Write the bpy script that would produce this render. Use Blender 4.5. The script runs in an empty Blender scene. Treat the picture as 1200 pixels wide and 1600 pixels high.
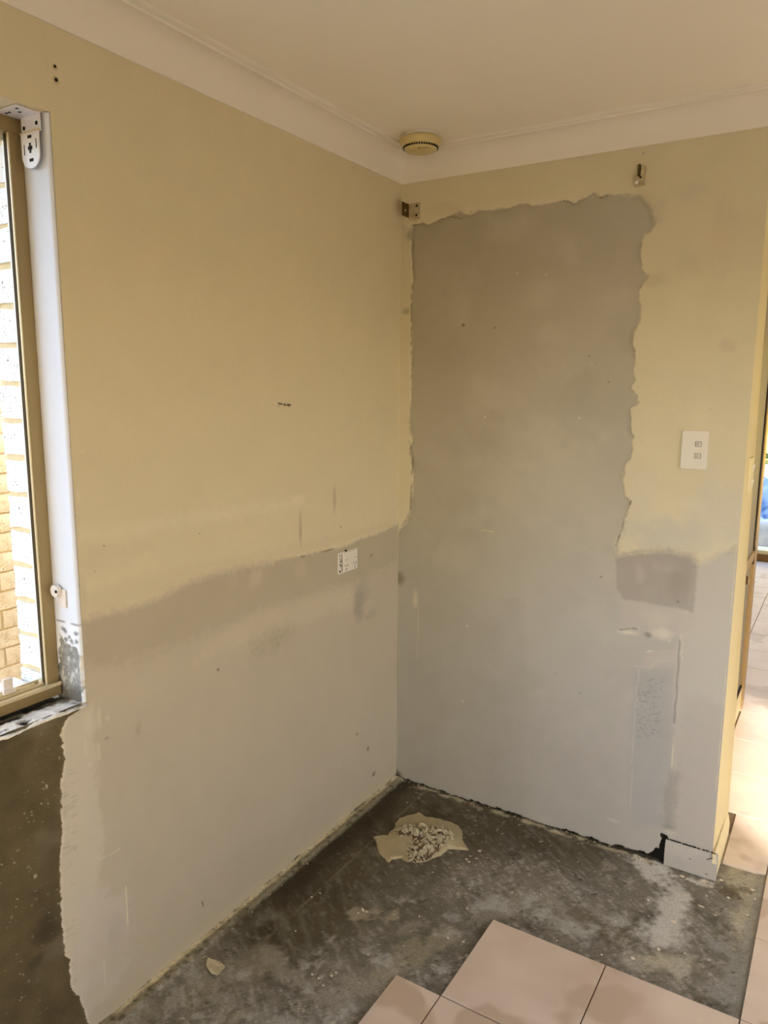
import bpy, bmesh, math, random
import numpy as np
from mathutils import Matrix, Vector

# ------------------------------------------------------------------ camera
SC = bpy.context.scene
COL = bpy.context.scene.collection
CAM = np.array([1.46404168, -2.46084100, 1.57966962])
YAW, PITCH, ROLL, FPX = 0.556540885, 0.163171956, 0.00580083590, 1166.41105
_fw = np.array([-math.sin(YAW)*math.cos(PITCH), math.cos(YAW)*math.cos(PITCH), -math.sin(PITCH)])
_r = np.array([math.cos(YAW), math.sin(YAW), 0.0])
_u = np.cross(_r, _fw)
_r2 = math.cos(ROLL)*_r + math.sin(ROLL)*_u
_u2 = -math.sin(ROLL)*_r + math.cos(ROLL)*_u
cd = bpy.data.cameras.new('camera')
cd.sensor_fit = 'HORIZONTAL'; cd.sensor_width = 36.0; cd.lens = 36.0*FPX/1200.0
cd.clip_start = 0.02
cam = bpy.data.objects.new('camera', cd); COL.objects.link(cam)
M = Matrix(((_r2[0], _u2[0], -_fw[0], CAM[0]), (_r2[1], _u2[1], -_fw[1], CAM[1]), (_r2[2], _u2[2], -_fw[2], CAM[2]), (0, 0, 0, 1)))
cam.matrix_world = M
SC.camera = cam

# ------------------------------------------------------------------ world, sun, exposure
W = bpy.data.worlds.new('sky'); SC.world = W; W.use_nodes = True
wn = W.node_tree.nodes; wl = W.node_tree.links
bgn = wn['Background']
sky = wn.new('ShaderNodeTexSky'); sky.sky_type = 'NISHITA'; sky.sun_disc = False
sky.sun_elevation = math.radians(30); sky.sun_rotation = math.radians(140)
sky.air_density = 1.0; sky.dust_density = 2.0; sky.ozone_density = 1.0
wl.new(sky.outputs[0], bgn.inputs[0]); bgn.inputs[1].default_value = 2.1
SUN_AZ = np.array([-0.674, 0.737])
EL = math.radians(27)
sd_ = bpy.data.lights.new('sun', 'SUN'); sd_.energy = 14.0; sd_.angle = math.radians(2.0); sd_.color = (1.0, 0.93, 0.82)
sun = bpy.data.objects.new('sun', sd_); COL.objects.link(sun)
_d = Vector((SUN_AZ[0]*math.cos(EL), SUN_AZ[1]*math.cos(EL), -math.sin(EL)))
sun.rotation_euler = _d.to_track_quat('-Z', 'Y').to_euler(); sun.location = (4, -4, 6)
SC.view_settings.view_transform = 'Standard'; SC.view_settings.look = 'None'
SC.view_settings.gamma = 1.0; SC.view_settings.use_curve_mapping = False
SC.view_settings.exposure = -0.60
try:
    SC.cycles.max_bounces = 14; SC.cycles.diffuse_bounces = 8; SC.cycles.transparent_max_bounces = 12
    SC.cycles.sample_clamp_indirect = 6.0
except Exception:
    pass

# room openings (real openings in the walls, outside the frame): daylight comes in through them
def portal(loc, rot, sx, sy):
    l = bpy.data.lights.new('sky_portal', 'AREA'); l.shape = 'RECTANGLE'; l.size = sx; l.size_y = sy
    l.cycles.is_portal = True
    o = bpy.data.objects.new('sky_portal', l); COL.objects.link(o)
    o.location = loc; o.rotation_euler = rot
    return o
PI = math.pi
portal((-0.30, -2.331, 1.496), (0, -PI/2, 0), 1.286, 1.8)       # window beside the work (light shines +x)
portal((3.66, -1.646, 1.05), (0, PI/2, 0), 2.1, 1.343)            # sliding-door opening in the right wall
portal((2.2, -5.36, 1.50), (PI/2, 0, 0), 1.6, 1.2)               # rear window

rnd = random.Random(7)
H_C = 2.40   # ceiling
H_W = 2.31   # cornice foot on the wall
YW = -1.431  # window reveal
XE = 1.2047  # end of the back wall

# ------------------------------------------------------------------ pixel -> place on a plane (measuring aid)
def _ray(px, py):
    return _fw + _r2*(px-600)/FPX + _u2*(800-py)/FPX
def onx(px, py, x=0.0):
    d = _ray(px, py); return CAM + d*((x-CAM[0])/d[0])
def ony(px, py, y=0.0):
    d = _ray(px, py); return CAM + d*((y-CAM[1])/d[1])
def onz(px, py, z=0.0):
    d = _ray(px, py); return CAM + d*((z-CAM[2])/d[2])
def LW(pts): return np.array([[onx(*q)[1], onx(*q)[2]] for q in pts])
def BW(pts): return np.array([[ony(*q)[0], ony(*q)[2]] for q in pts])
def FL(pts, z=0.0): return np.array([onz(q[0], q[1], z)[:2] for q in pts])

# ------------------------------------------------------------------ numpy helpers
def _hash(ix, iy, seed):
    h = (ix.astype(np.int64)*374761393 + iy.astype(np.int64)*668265263 + seed*1442695041) & 0x7fffffff
    h = ((h ^ (h >> 13))*1274126177) & 0x7fffffff
    h = (h ^ (h >> 16)) & 0xffff
    return h/65535.0
def vnoise(x, y, seed=0):
    ix = np.floor(x); iy = np.floor(y); fx = x-ix; fy = y-iy
    fx = fx*fx*(3-2*fx); fy = fy*fy*(3-2*fy)
    a = _hash(ix, iy, seed); b = _hash(ix+1, iy, seed); c = _hash(ix, iy+1, seed); d = _hash(ix+1, iy+1, seed)
    return (a*(1-fx)+b*fx)*(1-fy)+(c*(1-fx)+d*fx)*fy
def fbm(x, y, s=1.0, oct=4, seed=0, gain=0.5):
    v = 0; a = 1; t = 0
    for i in range(oct):
        v = v + a*(vnoise(x*s, y*s, seed+i*17)-0.5)*2; t += a; a *= gain; s *= 2.03
    return v/t
def sstep(a, b, x):
    t = np.clip((x-a)/(b-a), 0, 1); return t*t*(3-2*t)
def seg_dist(x, y, P, closed=False):
    n = len(P); d = np.full(x.shape, 1e9)
    for i in range(n if closed else n-1):
        ax, ay = P[i]; bx, by = P[(i+1) % n]
        vx, vy = bx-ax, by-ay; L = vx*vx+vy*vy+1e-12
        t = np.clip(((x-ax)*vx+(y-ay)*vy)/L, 0, 1)
        d = np.minimum(d, np.hypot(x-ax-t*vx, y-ay-t*vy))
    return d
def inside(x, y, P):
    c = np.zeros(x.shape, bool); n = len(P)
    for i in range(n):
        ax, ay = P[i]; bx, by = P[(i+1) % n]
        if ay == by: continue
        m = ((ay > y) != (by > y)) & (x < (bx-ax)*(y-ay)/(by-ay)+ax)
        c ^= m
    return c
def sdf(x, y, P):
    d = seg_dist(x, y, P, True); return np.where(inside(x, y, P), d, -d)
def srgb(r, g, b):
    return np.array([(c/255/12.92 if c/255 <= 0.04045 else ((c/255+0.055)/1.055)**2.4) for c in (r, g, b)])
def mixc(C, col, f):
    return C*(1-f[..., None]) + np.asarray(col)*f[..., None]

def np_mesh(name, V, F, attrs=None, cols=None, smooth=False):
    V = np.ascontiguousarray(V, np.float32).reshape(-1, 3); F = np.ascontiguousarray(F, np.int32)
    me = bpy.data.meshes.new(name)
    me.vertices.add(len(V)); me.vertices.foreach_set('co', V.ravel())
    k = F.shape[1]
    me.loops.add(F.size); me.loops.foreach_set('vertex_index', F.ravel())
    me.polygons.add(len(F)); me.polygons.foreach_set('loop_start', np.arange(0, F.size, k, dtype=np.int32))
    me.polygons.foreach_set('loop_total', np.full(len(F), k, np.int32))
    me.update(calc_edges=True)
    for n, a in (attrs or {}).items():
        at = me.attributes.new(n, 'FLOAT', 'POINT'); at.data.foreach_set('value', np.ascontiguousarray(a, np.float32).ravel())
    for n, c in (cols or {}).items():
        at = me.attributes.new(n, 'FLOAT_COLOR', 'POINT')
        c4 = np.ones((len(V), 4), np.float32); c4[:, :3] = np.asarray(c).reshape(-1, 3); at.data.foreach_set('color', c4.ravel())
    if smooth:
        me.polygons.foreach_set('use_smooth', np.ones(len(F), bool))
    me.validate()
    return me
def grid_faces(nu, nv, off=0, keep=None, flip=False):
    i, j = np.meshgrid(np.arange(nu-1), np.arange(nv-1), indexing='ij')
    a = i*nv+j
    F = np.stack([a, a+nv, a+nv+1, a+1], -1)
    if flip: F = F[..., ::-1]
    if keep is not None: F = F[keep]
    return F.reshape(-1, 4)+off

# ------------------------------------------------------------------ materials
def newmat(name):
    m = bpy.data.materials.new(name); m.use_nodes = True
    nt = m.node_tree; b = nt.nodes['Principled BSDF']
    return m, nt, b
def N(nt, t, **k):
    n = nt.nodes.new(t)
    for a, v in k.items():
        if a.startswith('i_'): n.inputs[a[2:]].default_value = v
        else: setattr(n, a, v)
    return n
def mat(name, rgb, rough=0.6, metal=0.0, var=0.08, scale=30.0, bump=0.0, bscale=120.0, spec=0.5, coat=0.0, lin=False, stretch=None, alt=None, pits=None, world=False):
    """plain procedural material: base colour broken up by noise, optional bump"""
    m, nt, b = newmat(name); L = nt.links
    c = np.array(rgb) if lin else srgb(*rgb)
    tc = N(nt, 'ShaderNodeTexCoord'); src = tc.outputs['Object']
    if world:
        src = N(nt, 'ShaderNodeNewGeometry').outputs['Position']
    if stretch:
        mp = N(nt, 'ShaderNodeMapping'); mp.inputs['Scale'].default_value = stretch; L.new(src, mp.inputs[0]); src = mp.outputs[0]
    no = N(nt, 'ShaderNodeTexNoise'); no.inputs['Scale'].default_value = scale; no.inputs['Detail'].default_value = 5
    L.new(src, no.inputs['Vector'])
    rp = N(nt, 'ShaderNodeValToRGB'); e = rp.color_ramp.elements
    e[0].position = 0.3; e[1].position = 0.7
    c2 = np.array(alt) if (alt is not None and lin) else (srgb(*alt) if alt is not None else c*(1+var))
    e[0].color = (*np.clip(c*(1-var), 0, 1), 1); e[1].color = (*np.clip(c2, 0, 1), 1)
    L.new(no.outputs[0], rp.inputs[0]); L.new(rp.outputs[0], b.inputs['Base Color'])
    if pits:
        pn = N(nt, 'ShaderNodeTexNoise'); pn.inputs['Scale'].default_value = pits[0]; pn.inputs['Detail'].default_value = 3; L.new(src, pn.inputs['Vector'])
        pr = N(nt, 'ShaderNodeMapRange'); pr.inputs['From Min'].default_value = pits[1]; pr.inputs['From Max'].default_value = pits[1]+0.03; L.new(pn.outputs[0], pr.inputs[0])
        px = N(nt, 'ShaderNodeMix'); px.data_type = 'RGBA'; L.new(pr.outputs[0], px.inputs[0]); L.new(rp.outputs[0], px.inputs[6]); px.inputs[7].default_value = (*srgb(*pits[2]), 1); L.new(px.outputs[2], b.inputs['Base Color'])
    b.inputs['Roughness'].default_value = rough; b.inputs['Metallic'].default_value = metal
    b.inputs['Specular IOR Level'].default_value = spec; b.inputs['Coat Weight'].default_value = coat
    if bump:
        n2 = N(nt, 'ShaderNodeTexNoise'); n2.inputs['Scale'].default_value = bscale; n2.inputs['Detail'].default_value = 6
        L.new(src, n2.inputs['Vector'])
        bp = N(nt, 'ShaderNodeBump'); bp.inputs['Strength'].default_value = bump; bp.inputs['Distance'].default_value = 0.004
        L.new(n2.outputs[0], bp.inputs['Height']); L.new(bp.outputs[0], b.inputs['Normal'])
    return m
def layered_mat(name, rough=0.85, fine=0.05, grain=260.0, bumpk=0.15, edge=0.012, escale=55.0, vstretch=(1, 1, 1)):
    """three stacked coats on a wall: colA, over it colB where sdB>0, over it colC where sdC>0; soft* = edge width"""
    m, nt, b = newmat(name); L = nt.links
    def attr(n):
        a = N(nt, 'ShaderNodeAttribute'); a.attribute_name = n; return a
    def mth(op, a, bb, clamp=False):
        x = N(nt, 'ShaderNodeMath'); x.operation = op; x.use_clamp = clamp
        for i, v in enumerate((a, bb)):
            if isinstance(v, (int, float)): x.inputs[i].default_value = v
            else: L.new(v, x.inputs[i])
        return x.outputs[0]
    tc = N(nt, 'ShaderNodeTexCoord')
    mp = N(nt, 'ShaderNodeMapping'); mp.inputs['Scale'].default_value = vstretch
    L.new(tc.outputs['Object'], mp.inputs[0])
    n1 = N(nt, 'ShaderNodeTexNoise'); n1.inputs['Scale'].default_value = escale; n1.inputs['Detail'].default_value = 6; n1.inputs['Roughness'].default_value = 0.62
    L.new(mp.outputs[0], n1.inputs['Vector'])
    e = mth('SUBTRACT', n1.outputs[0], 0.5)
    cur = attr('colA').outputs['Color']; h = None
    for k in 'BC':
        s = attr('sd'+k).outputs['Fac']; w = attr('soft'+k).outputs['Fac']
        amp = mth('ADD', mth('MULTIPLY', w, 1.2), edge)
        v = mth('ADD', s, mth('MULTIPLY', e, amp))
        f = mth('ADD', mth('DIVIDE', v, w), 0.5, True)
        mx = N(nt, 'ShaderNodeMix'); mx.data_type = 'RGBA'; L.new(f, mx.inputs[0]); L.new(cur, mx.inputs[6]); L.new(attr('col'+k).outputs['Color'], mx.inputs[7])
        cur = mx.outputs[2]
        h = f if h is None else mth('ADD', h, f)
    n2 = N(nt, 'ShaderNodeTexNoise'); n2.inputs['Scale'].default_value = grain; n2.inputs['Detail'].default_value = 4
    L.new(tc.outputs['Object'], n2.inputs['Vector'])
    n3 = N(nt, 'ShaderNodeTexNoise'); n3.inputs['Scale'].default_value = 9; n3.inputs['Detail'].default_value = 7; n3.inputs['Roughness'].default_value = 0.6
    L.new(tc.outputs['Object'], n3.inputs['Vector'])
    rg = attr('rough').outputs['Fac']
    ga = mth('ADD', mth('MULTIPLY', rg, 1.1), fine)
    g = mth('ADD', mth('MULTIPLY', mth('SUBTRACT', n2.outputs[0], 0.5), ga), 1.0)
    g = mth('ADD', g, mth('MULTIPLY', mth('SUBTRACT', n3.outputs[0], 0.5), 0.10))
    vm = N(nt, 'ShaderNodeVectorMath'); vm.operation = 'SCALE'; L.new(cur, vm.inputs[0]); L.new(g, vm.inputs[3])
    L.new(vm.outputs[0], b.inputs['Base Color'])
    b.inputs['Roughness'].default_value = rough; b.inputs['Specular IOR Level'].default_value = 0.3
    hh = mth('ADD', mth('MULTIPLY', h, 0.35), mth('MULTIPLY', n2.outputs[0], mth('ADD', mth('MULTIPLY', rg, 1.0), 0.05)))
    hh = mth('ADD', hh, mth('MULTIPLY', n3.outputs[0], 0.5))
    bp = N(nt, 'ShaderNodeBump'); bp.inputs['Strength'].default_value = bumpk; bp.inputs['Distance'].default_value = 0.006
    L.new(hh, bp.inputs['Height']); L.new(bp.outputs[0], b.inputs['Normal'])
    return m
def glass_mat(name, tint=(1, 1, 1), refl=0.12):
    m, nt, b = newmat(name); L = nt.links; nt.nodes.remove(b)
    tr = N(nt, 'ShaderNodeBsdfTransparent'); tr.inputs[0].default_value = (*tint, 1)
    gl = N(nt, 'ShaderNodeBsdfGlossy'); gl.inputs['Roughness'].default_value = 0.02
    lw = N(nt, 'ShaderNodeLayerWeight'); lw.inputs[0].default_value = 0.5
    p4 = N(nt, 'ShaderNodeMath'); p4.operation = 'POWER'; p4.inputs[1].default_value = 4.5; L.new(lw.outputs['Facing'], p4.inputs[0])
    ma = N(nt, 'ShaderNodeMath'); ma.operation = 'MULTIPLY_ADD'; ma.inputs[1].default_value = 0.8; ma.inputs[2].default_value = 0.04; L.new(p4.outputs[0], ma.inputs[0])
    mx = N(nt, 'ShaderNodeMixShader'); L.new(ma.outputs[0], mx.inputs[0]); L.new(tr.outputs[0], mx.inputs[1]); L.new(gl.outputs[0], mx.inputs[2])
    L.new(mx.outputs[0], nt.nodes['Material Output'].inputs[0])
    return m

MAT = dict(
    ceiling=mat('ceiling_paint', (240, 236, 222), 0.8, var=0.015, scale=3, bump=0.02, bscale=60),
    cornice=mat('cornice_paint', (232, 228, 216), 0.75, var=0.02, scale=5, bump=0.03, bscale=40),
    wall_plain=mat('wall_paint', (222, 208, 168), 0.8, var=0.03, scale=4),
    end=mat('end_wall_paint', (226, 215, 172), 0.7, var=0.02, scale=6, bump=0.05, bscale=80),
    plastic=mat('white_plastic', (222, 218, 208), 0.35, var=0.02, scale=20),
    cream_plastic=mat('yellowed_plastic', (208, 192, 138), 0.4, var=0.04, scale=20),
    dark=mat('dark_gap', (22, 19, 14), 0.9, var=0.2, scale=60),
    steel=mat('white_enamel_steel', (226, 224, 226), 0.35, var=0.02, scale=30),
    brass=mat('aged_brass', (92, 74, 34), 0.5, metal=0.5, var=0.25, scale=80),
    painted_metal=mat('overpainted_metal', (176, 164, 130), 0.6, var=0.14, scale=90, bump=0.3, bscale=200),
    alu=mat('bronze_aluminium', (150, 130, 88), 0.45, metal=0.25, var=0.07, scale=14, stretch=(1, 1, 0.2)),
    alu_light=mat('pale_aluminium', (214, 198, 160), 0.4, metal=0.2, var=0.05, scale=14),
    alu_dark=mat('dark_track', (70, 58, 36), 0.6, metal=0.2, var=0.2, scale=60),
    gold=mat('gold_aluminium', (178, 150, 102), 0.45, metal=0.2, var=0.07, scale=14, stretch=(1, 1, 0.2)),
    rubber=mat('black_rubber', (18, 18, 17), 0.7, var=0.2),
    skirt=mat('painted_skirting', (180, 176, 168), 0.6, var=0.06, scale=18, bump=0.15, bscale=60),
    skirt_cream=mat('cream_skirting', (230, 220, 180), 0.6, var=0.05, scale=18, bump=0.15, bscale=60),
    mortar=mat('mortar', (196, 182, 150), 0.95, var=0.12, scale=60, bump=0.6, bscale=160),
    white_brick=mat('white_brick', (222, 220, 212), 0.85, var=0.06, scale=40, bump=1.0, bscale=70, alt=(234, 232, 226), pits=(150, 0.66, (120, 112, 96))),
    yellow_brick=mat('cream_brick', (236, 212, 166), 0.9, var=0.14, scale=22, bump=1.0, bscale=70, alt=(246, 230, 196), pits=(120, 0.66, (150, 110, 66))),
    tile=mat('floor_tile', (214, 194, 177), 0.42, var=0.07, scale=4.0, bump=0.05, bscale=50, alt=(226, 210, 194), world=True, pits=(2.6, 0.575, (198, 178, 158))),
    grout=mat('grout', (112, 92, 72), 0.95, var=0.18, scale=60, bump=0.4),
    pale_mortar=mat('pale_mortar', (210, 190, 150), 0.95, var=0.08, scale=60, bump=0.6, bscale=160),
    crumb=mat('crumb', (150, 140, 116), 0.95, var=0.35, scale=200),
    plaster=mat('plaster_debris', (196, 186, 158), 0.85, var=0.1, scale=40, bump=0.5, bscale=150),
    plaster_white=mat('plaster_flake', (226, 220, 204), 0.8, var=0.07, scale=50, bump=0.4, bscale=150),
    slurry=mat('dried_slurry', (172, 160, 128), 0.6, var=0.07, scale=25, bump=0.5, bscale=70),
    concrete_out=mat('outdoor_paving', (176, 170, 158), 0.9, var=0.1, scale=8, bump=0.3),
    soffit=mat('eave_paint', (206, 200, 186), 0.8, var=0.03, scale=5),
    ink=mat('marker_ink', (52, 38, 18), 0.7, var=0.2),
    glass=glass_mat('window_glass'),
    clear_plastic=mat('clear_plastic', (222, 214, 208), 0.2, var=0.05, scale=60),
    frosted=mat('grey_screen_pane', (150, 148, 136), 0.6, var=0.12, scale=5, stretch=(1, 14, 0.25)),
    blue_sheet=mat('blue_plastic_sheet', (70, 112, 176), 0.35, var=0.35, scale=12, bump=0.6, bscale=20, alt=(150, 180, 214)),
    white_sheet=mat('pale_plastic_sheet', (196, 210, 220), 0.35, var=0.14, scale=12, bump=0.6, bscale=20, alt=(226, 232, 234)),
    timber=mat('brown_sill', (128, 92, 44), 0.5, var=0.15, scale=20, stretch=(1, 6, 6)),
    yellow_wall=mat('yellow_render', (236, 196, 84), 0.8, var=0.1, scale=6, alt=(244, 214, 110)),
    leaf=mat('leaf_green', (78, 98, 52), 0.6, var=0.25, scale=40),
)
M_WALL = layered_mat('patched_wall')
M_FLOOR = layered_mat('bare_slab', rough=0.75, fine=0.30, grain=150.0, bumpk=0.35, edge=0.012, escale=40.0)

# ------------------------------------------------------------------ object helpers
def link(o, parent=None):
    COL.objects.link(o)
    if parent is not None: o.parent = parent
    return o
def tag(o, label=None, cat=None, group=None, kind=None):
    if label: o['label'] = label
    if cat: o['category'] = cat
    if group: o['group'] = group
    if kind: o['kind'] = kind
    return o
def thing(name, label, cat, loc=(0, 0, 0), rz=0.0, group=None):
    o = bpy.data.objects.new(name, None); o.empty_display_size = 0.05; COL.objects.link(o)
    o.location = loc; o.rotation_euler = (0, 0, rz)
    return tag(o, label, cat, group)
def put(name, me, m, parent=None, label=None):
    o = bpy.data.objects.new(name, me); link(o, parent)
    if m is not None and len(me.materials) == 0: me.materials.append(m)
    if label: o['label'] = label
    return o
class MB:
    def __init__(s): s.bm = bmesh.new()
    def box(s, c, d, bev=0.0, rot=None, seg=2):
        r = bmesh.ops.create_cube(s.bm, size=1.0)
        mt = Matrix.Translation(Vector(c)) @ (rot.to_4x4() if rot is not None else Matrix.Identity(4)) @ Matrix.Diagonal((d[0], d[1], d[2], 1))
        bmesh.ops.transform(s.bm, matrix=mt, verts=r['verts'])
        if bev:
            ed = list({e for v in r['verts'] for e in v.link_edges})
            bmesh.ops.bevel(s.bm, geom=ed, offset=bev, segments=seg, profile=0.6, affect='EDGES')
        return s
    def span(s, a, b, bev=0.0, seg=2):
        a = np.array(a, float); b = np.array(b, float)
        return s.box((a+b)/2, np.abs(b-a), bev, seg=seg)
    def cyl(s, c, r, h, axis='Z', n=24, r2=None):
        q = bmesh.ops.create_cone(s.bm, cap_ends=True, segments=n, radius1=r, radius2=r if r2 is None else r2, depth=h)
        R = {'Z': Matrix.Identity(4), 'X': Matrix.Rotation(PI/2, 4, 'Y'), 'Y': Matrix.Rotation(PI/2, 4, 'X')}[axis]
        bmesh.ops.transform(s.bm, matrix=Matrix.Translation(Vector(c)) @ R, verts=q['verts'])
        return s
    def lathe(s, prof, c=(0, 0, 0), n=48):
        rings = []
        for r, z in prof:
            if r < 1e-6: rings.append([s.bm.verts.new((c[0], c[1], c[2]+z))])
            else: rings.append([s.bm.verts.new((c[0]+r*math.cos(2*PI*k/n), c[1]+r*math.sin(2*PI*k/n), c[2]+z)) for k in range(n)])
        for a, b in zip(rings, rings[1:]):
            for k in range(n):
                k2 = (k+1) % n
                if len(a) == 1: s.bm.faces.new((a[0], b[k2], b[k]))
                elif len(b) == 1: s.bm.faces.new((a[k], a[k2], b[0]))
                else: s.bm.faces.new((a[k], a[k2], b[k2], b[k]))
        return s
    def prism(s, poly, fn, t0, t1, bev=0.0):
        """extrude 2-D poly between t0 and t1; fn(u, v, t) -> xyz"""
        a = [s.bm.verts.new(fn(u, v, t0)) for u, v in poly]; b = [s.bm.verts.new(fn(u, v, t1)) for u, v in poly]
        n = len(poly)
        s.bm.faces.new(a[::-1]); s.bm.faces.new(b)
        for i in range(n): s.bm.faces.new((a[i], a[(i+1) % n], b[(i+1) % n], b[i]))
        return s
    def mesh(s, name='mesh', smooth=False):
        bmesh.ops.recalc_face_normals(s.bm, faces=s.bm.faces)
        me = bpy.data.meshes.new(name); s.bm.to_mesh(me); s.bm.free()
        if smooth:
            me.polygons.foreach_set('use_smooth', np.ones(len(me.polygons), bool))
        return me
def smooth_by_angle(me, deg=35):
    me.polygons.foreach_set('use_smooth', np.ones(len(me.polygons), bool))
    bm = bmesh.new(); bm.from_mesh(me)
    for e in bm.edges:
        if len(e.link_faces) == 2 and e.calc_face_angle(0) > math.radians(deg): e.smooth = False
    bm.to_mesh(me); bm.free(); return me

# ================================================================== BACK WALL (y = 0 plane)
CREAM_L = srgb(224, 210, 162)      # cream wall paint
CREAM_B = srgb(220, 208, 164)
RENDER_L = srgb(198, 185, 155)     # bare skim on the left wall
RENDER_B = srgb(187, 181, 164)     # grey skim on the back wall
DARKC = srgb(102, 87, 44)          # dark cement render under the window
GAP = srgb(40, 36, 28)

def tame(c, d=0.30, k=0.92):
    c = np.asarray(c); l = (c*np.array([.3, .6, .1])).sum(-1, keepdims=True); return (c*(1-d)+l*d)*k
def back_wall():
    st = 0.004
    xs = np.linspace(0, XE, int(round(XE/st))+1); zs = np.linspace(0, H_W+0.02, int(round((H_W+0.02)/st))+1)
    X, Z = np.meshgrid(xs, zs, indexing='ij')
    C = np.broadcast_to(RENDER_B, X.shape+(3,)).copy()
    big = fbm(X, Z, 3.2, 4, 3); med = fbm(X, Z*0.6, 11, 4, 8)
    C *= (1+0.06*big+0.045*med)[..., None]
    # window sky light put into the skim, bluer low; warm bounce, browner above
    C = mixc(C, srgb(184, 182, 174), 0.5*sstep(1.35, 0.5, Z))
    C = mixc(C, srgb(178, 171, 144), 0.6*sstep(1.2, 1.9, Z)*sstep(1.2, 0.3, X))
    C = mixc(C, srgb(206, 201, 184), 0.28*sstep(0.15, 0.6, fbm(X+0.3*Z, Z, 9, 4, 301)))
    C = mixc(C, srgb(164, 156, 138), 0.28*sstep(0.2, 0.6, fbm(X, Z-0.2*X, 7, 4, 302)))
    def blob(px, py, rx, ry, col, a, seed=0, ang=0):
        nonlocal C
        P = ony(px, py); sx = (ony(px+rx, py)[0]-P[0]); sz = (ony(px, py-ry)[2]-P[2])
        u = (X-P[0])/sx; v = (Z-P[2])/sz
        ca, sa = math.cos(ang), math.sin(ang); u, v = u*ca-v*sa, u*sa+v*ca
        d = np.hypot(u, v)+0.55*fbm(X, Z, 28, 4, seed+50)
        C = mixc(C, col, a*sstep(1.45, 0.25, d))
    def poly(pts, col, a, soft=0.004, wob=0.004, seed=0, fs=60):
        nonlocal C
        s = sdf(X, Z, BW(pts))+wob*fbm(X, Z, fs, 3, seed+90)
        C = mixc(C, col, a*sstep(-soft, soft, s))
    def line(pts, col, a, w=0.0025, wob=0.002, seed=0):
        nonlocal C
        s = seg_dist(X+wob*fbm(X, Z, 50, 3, seed+5), Z+wob*fbm(X, Z, 50, 3, seed+9), BW(pts))
        C = mixc(C, col, a*sstep(w, w*0.3, s))
    # cloudy trowel marks
    for q in [(680, 440, 30, 60), (720, 460, 18, 40), (860, 520, 26, 20), (745, 600, 18, 18), (840, 460, 30, 22), (770, 620, 40, 25), (870, 680, 60, 40), (800, 760, 50, 40), (940, 820, 40, 30), (700, 870, 40, 20), (960, 470, 30, 20)]:
        blob(*q, srgb(204, 196, 176), 0.35, seed=q[0])
    for q in [(740, 690, 60, 30), (690, 560, 40, 30), (900, 640, 40, 60), (700, 960, 60, 40), (800, 1120, 90, 60), (920, 1200, 60, 60), (660, 1020, 30, 80)]:
        blob(*q, srgb(168, 162, 148), 0.35, seed=q[0])
    C = mixc(C, srgb(166, 158, 132), 0.45*sstep(0.60, 0.05, X+0.12*fbm(X, Z, 4, 3, 303)))  # shade of the room corner put into the colour, darker leftwards
    C = mixc(C, srgb(192, 190, 186), 0.45*sstep(0.35, 0.8, X+0.15*fbm(X, Z, 4, 3, 304))*sstep(1.3, 0.8, Z))  # window light put into the colour, paler low on the right
    # horizontal lap of two coats
    poly([(622, 905), (660, 908), (705, 915), (760, 926), (820, 940), (820, 1400), (622, 1400)], srgb(176, 172, 162), 0.30, 0.004, 0.006)
    # the warmer strip right of the chase
    poly([(1060, 975), (1075, 930), (1095, 870), (1200, 800), (1200, 1420), (1036, 1420), (1050, 1200)], srgb(202, 197, 186), 0.8, 0.010, 0.010)
    poly([(1070, 1090), (1100, 1085), (1140, 1110), (1130, 1380), (1050, 1330), (1060, 1180)], srgb(190, 184, 176), 0.6, 0.02, 0.02)
    # square patch at bench height
    poly([(962, 870), (985, 868), (1030, 866), (1055, 866), (1080, 874), (1089, 884), (1087, 920), (1084, 958), (1060, 950), (1030, 946), (1000, 940), (975, 937), (964, 920)], srgb(170, 161, 152), 0.75, 0.004, 0.004)
    blob(1000, 895, 10, 16, srgb(190, 182, 172), 0.6, 1); blob(1050, 890, 26, 10, srgb(188, 178, 170), 0.6, 2); blob(1015, 925, 14, 14, srgb(180, 176, 156), 0.5, 3)
    blob(1060, 905, 16, 36, srgb(160, 152, 142), 0.5, 8)
    poly([(975, 938), (1000, 942), (1030, 948), (1060, 953), (1084, 962), (1082, 985), (1062, 990), (1050, 1000), (968, 978)], srgb(197, 190, 180), 0.7, 0.004, 0.006)
    blob(1030, 965, 24, 14, srgb(208, 202, 188), 0.6, 4)
    blob(980, 988, 18, 4, srgb(222, 216, 196), 0.9, 5); blob(1036, 990, 20, 9, srgb(220, 214, 198), 0.85, 6)
    blob(1012, 992, 6, 4, srgb(150, 146, 132), 0.8, 7)
    line([(962, 982), (972, 984), (984, 982), (995, 983)], srgb(120, 112, 96), 0.8, 0.0022)
    poly([(1012, 1018), (1058, 1014), (1060, 1032), (1030, 1040), (1015, 1046), (1004, 1040)], srgb(200, 190, 180), 0.6, 0.003, 0.004)
    line([(990, 1040), (1003, 1042), (1015, 1044), (1025, 1033), (1045, 1032)], srgb(214, 208, 196), 0.55, 0.0026, 0.004)
    line([(1011, 1018), (1018, 1017)], srgb(230, 224, 210), 0.9, 0.0025)
    # blue-grey scratched strip under it
    poly([(988, 1050), (1050, 1046), (1046, 1160), (1030, 1290), (985, 1290), (985, 1160)], srgb(172, 175, 175), 0.5, 0.02, 0.014)
    sc = fbm(X*1.0, Z*2.6, 110, 3, 77, .7)
    reg = sstep(-0.02, 0.015, sdf(X, Z, BW([(1000, 1062), (1036, 1060), (1032, 1150), (992, 1150)])))
    C = mixc(C, srgb(142, 145, 144), 0.6*reg*sstep(-0.05, 0.5, sc))
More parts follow.
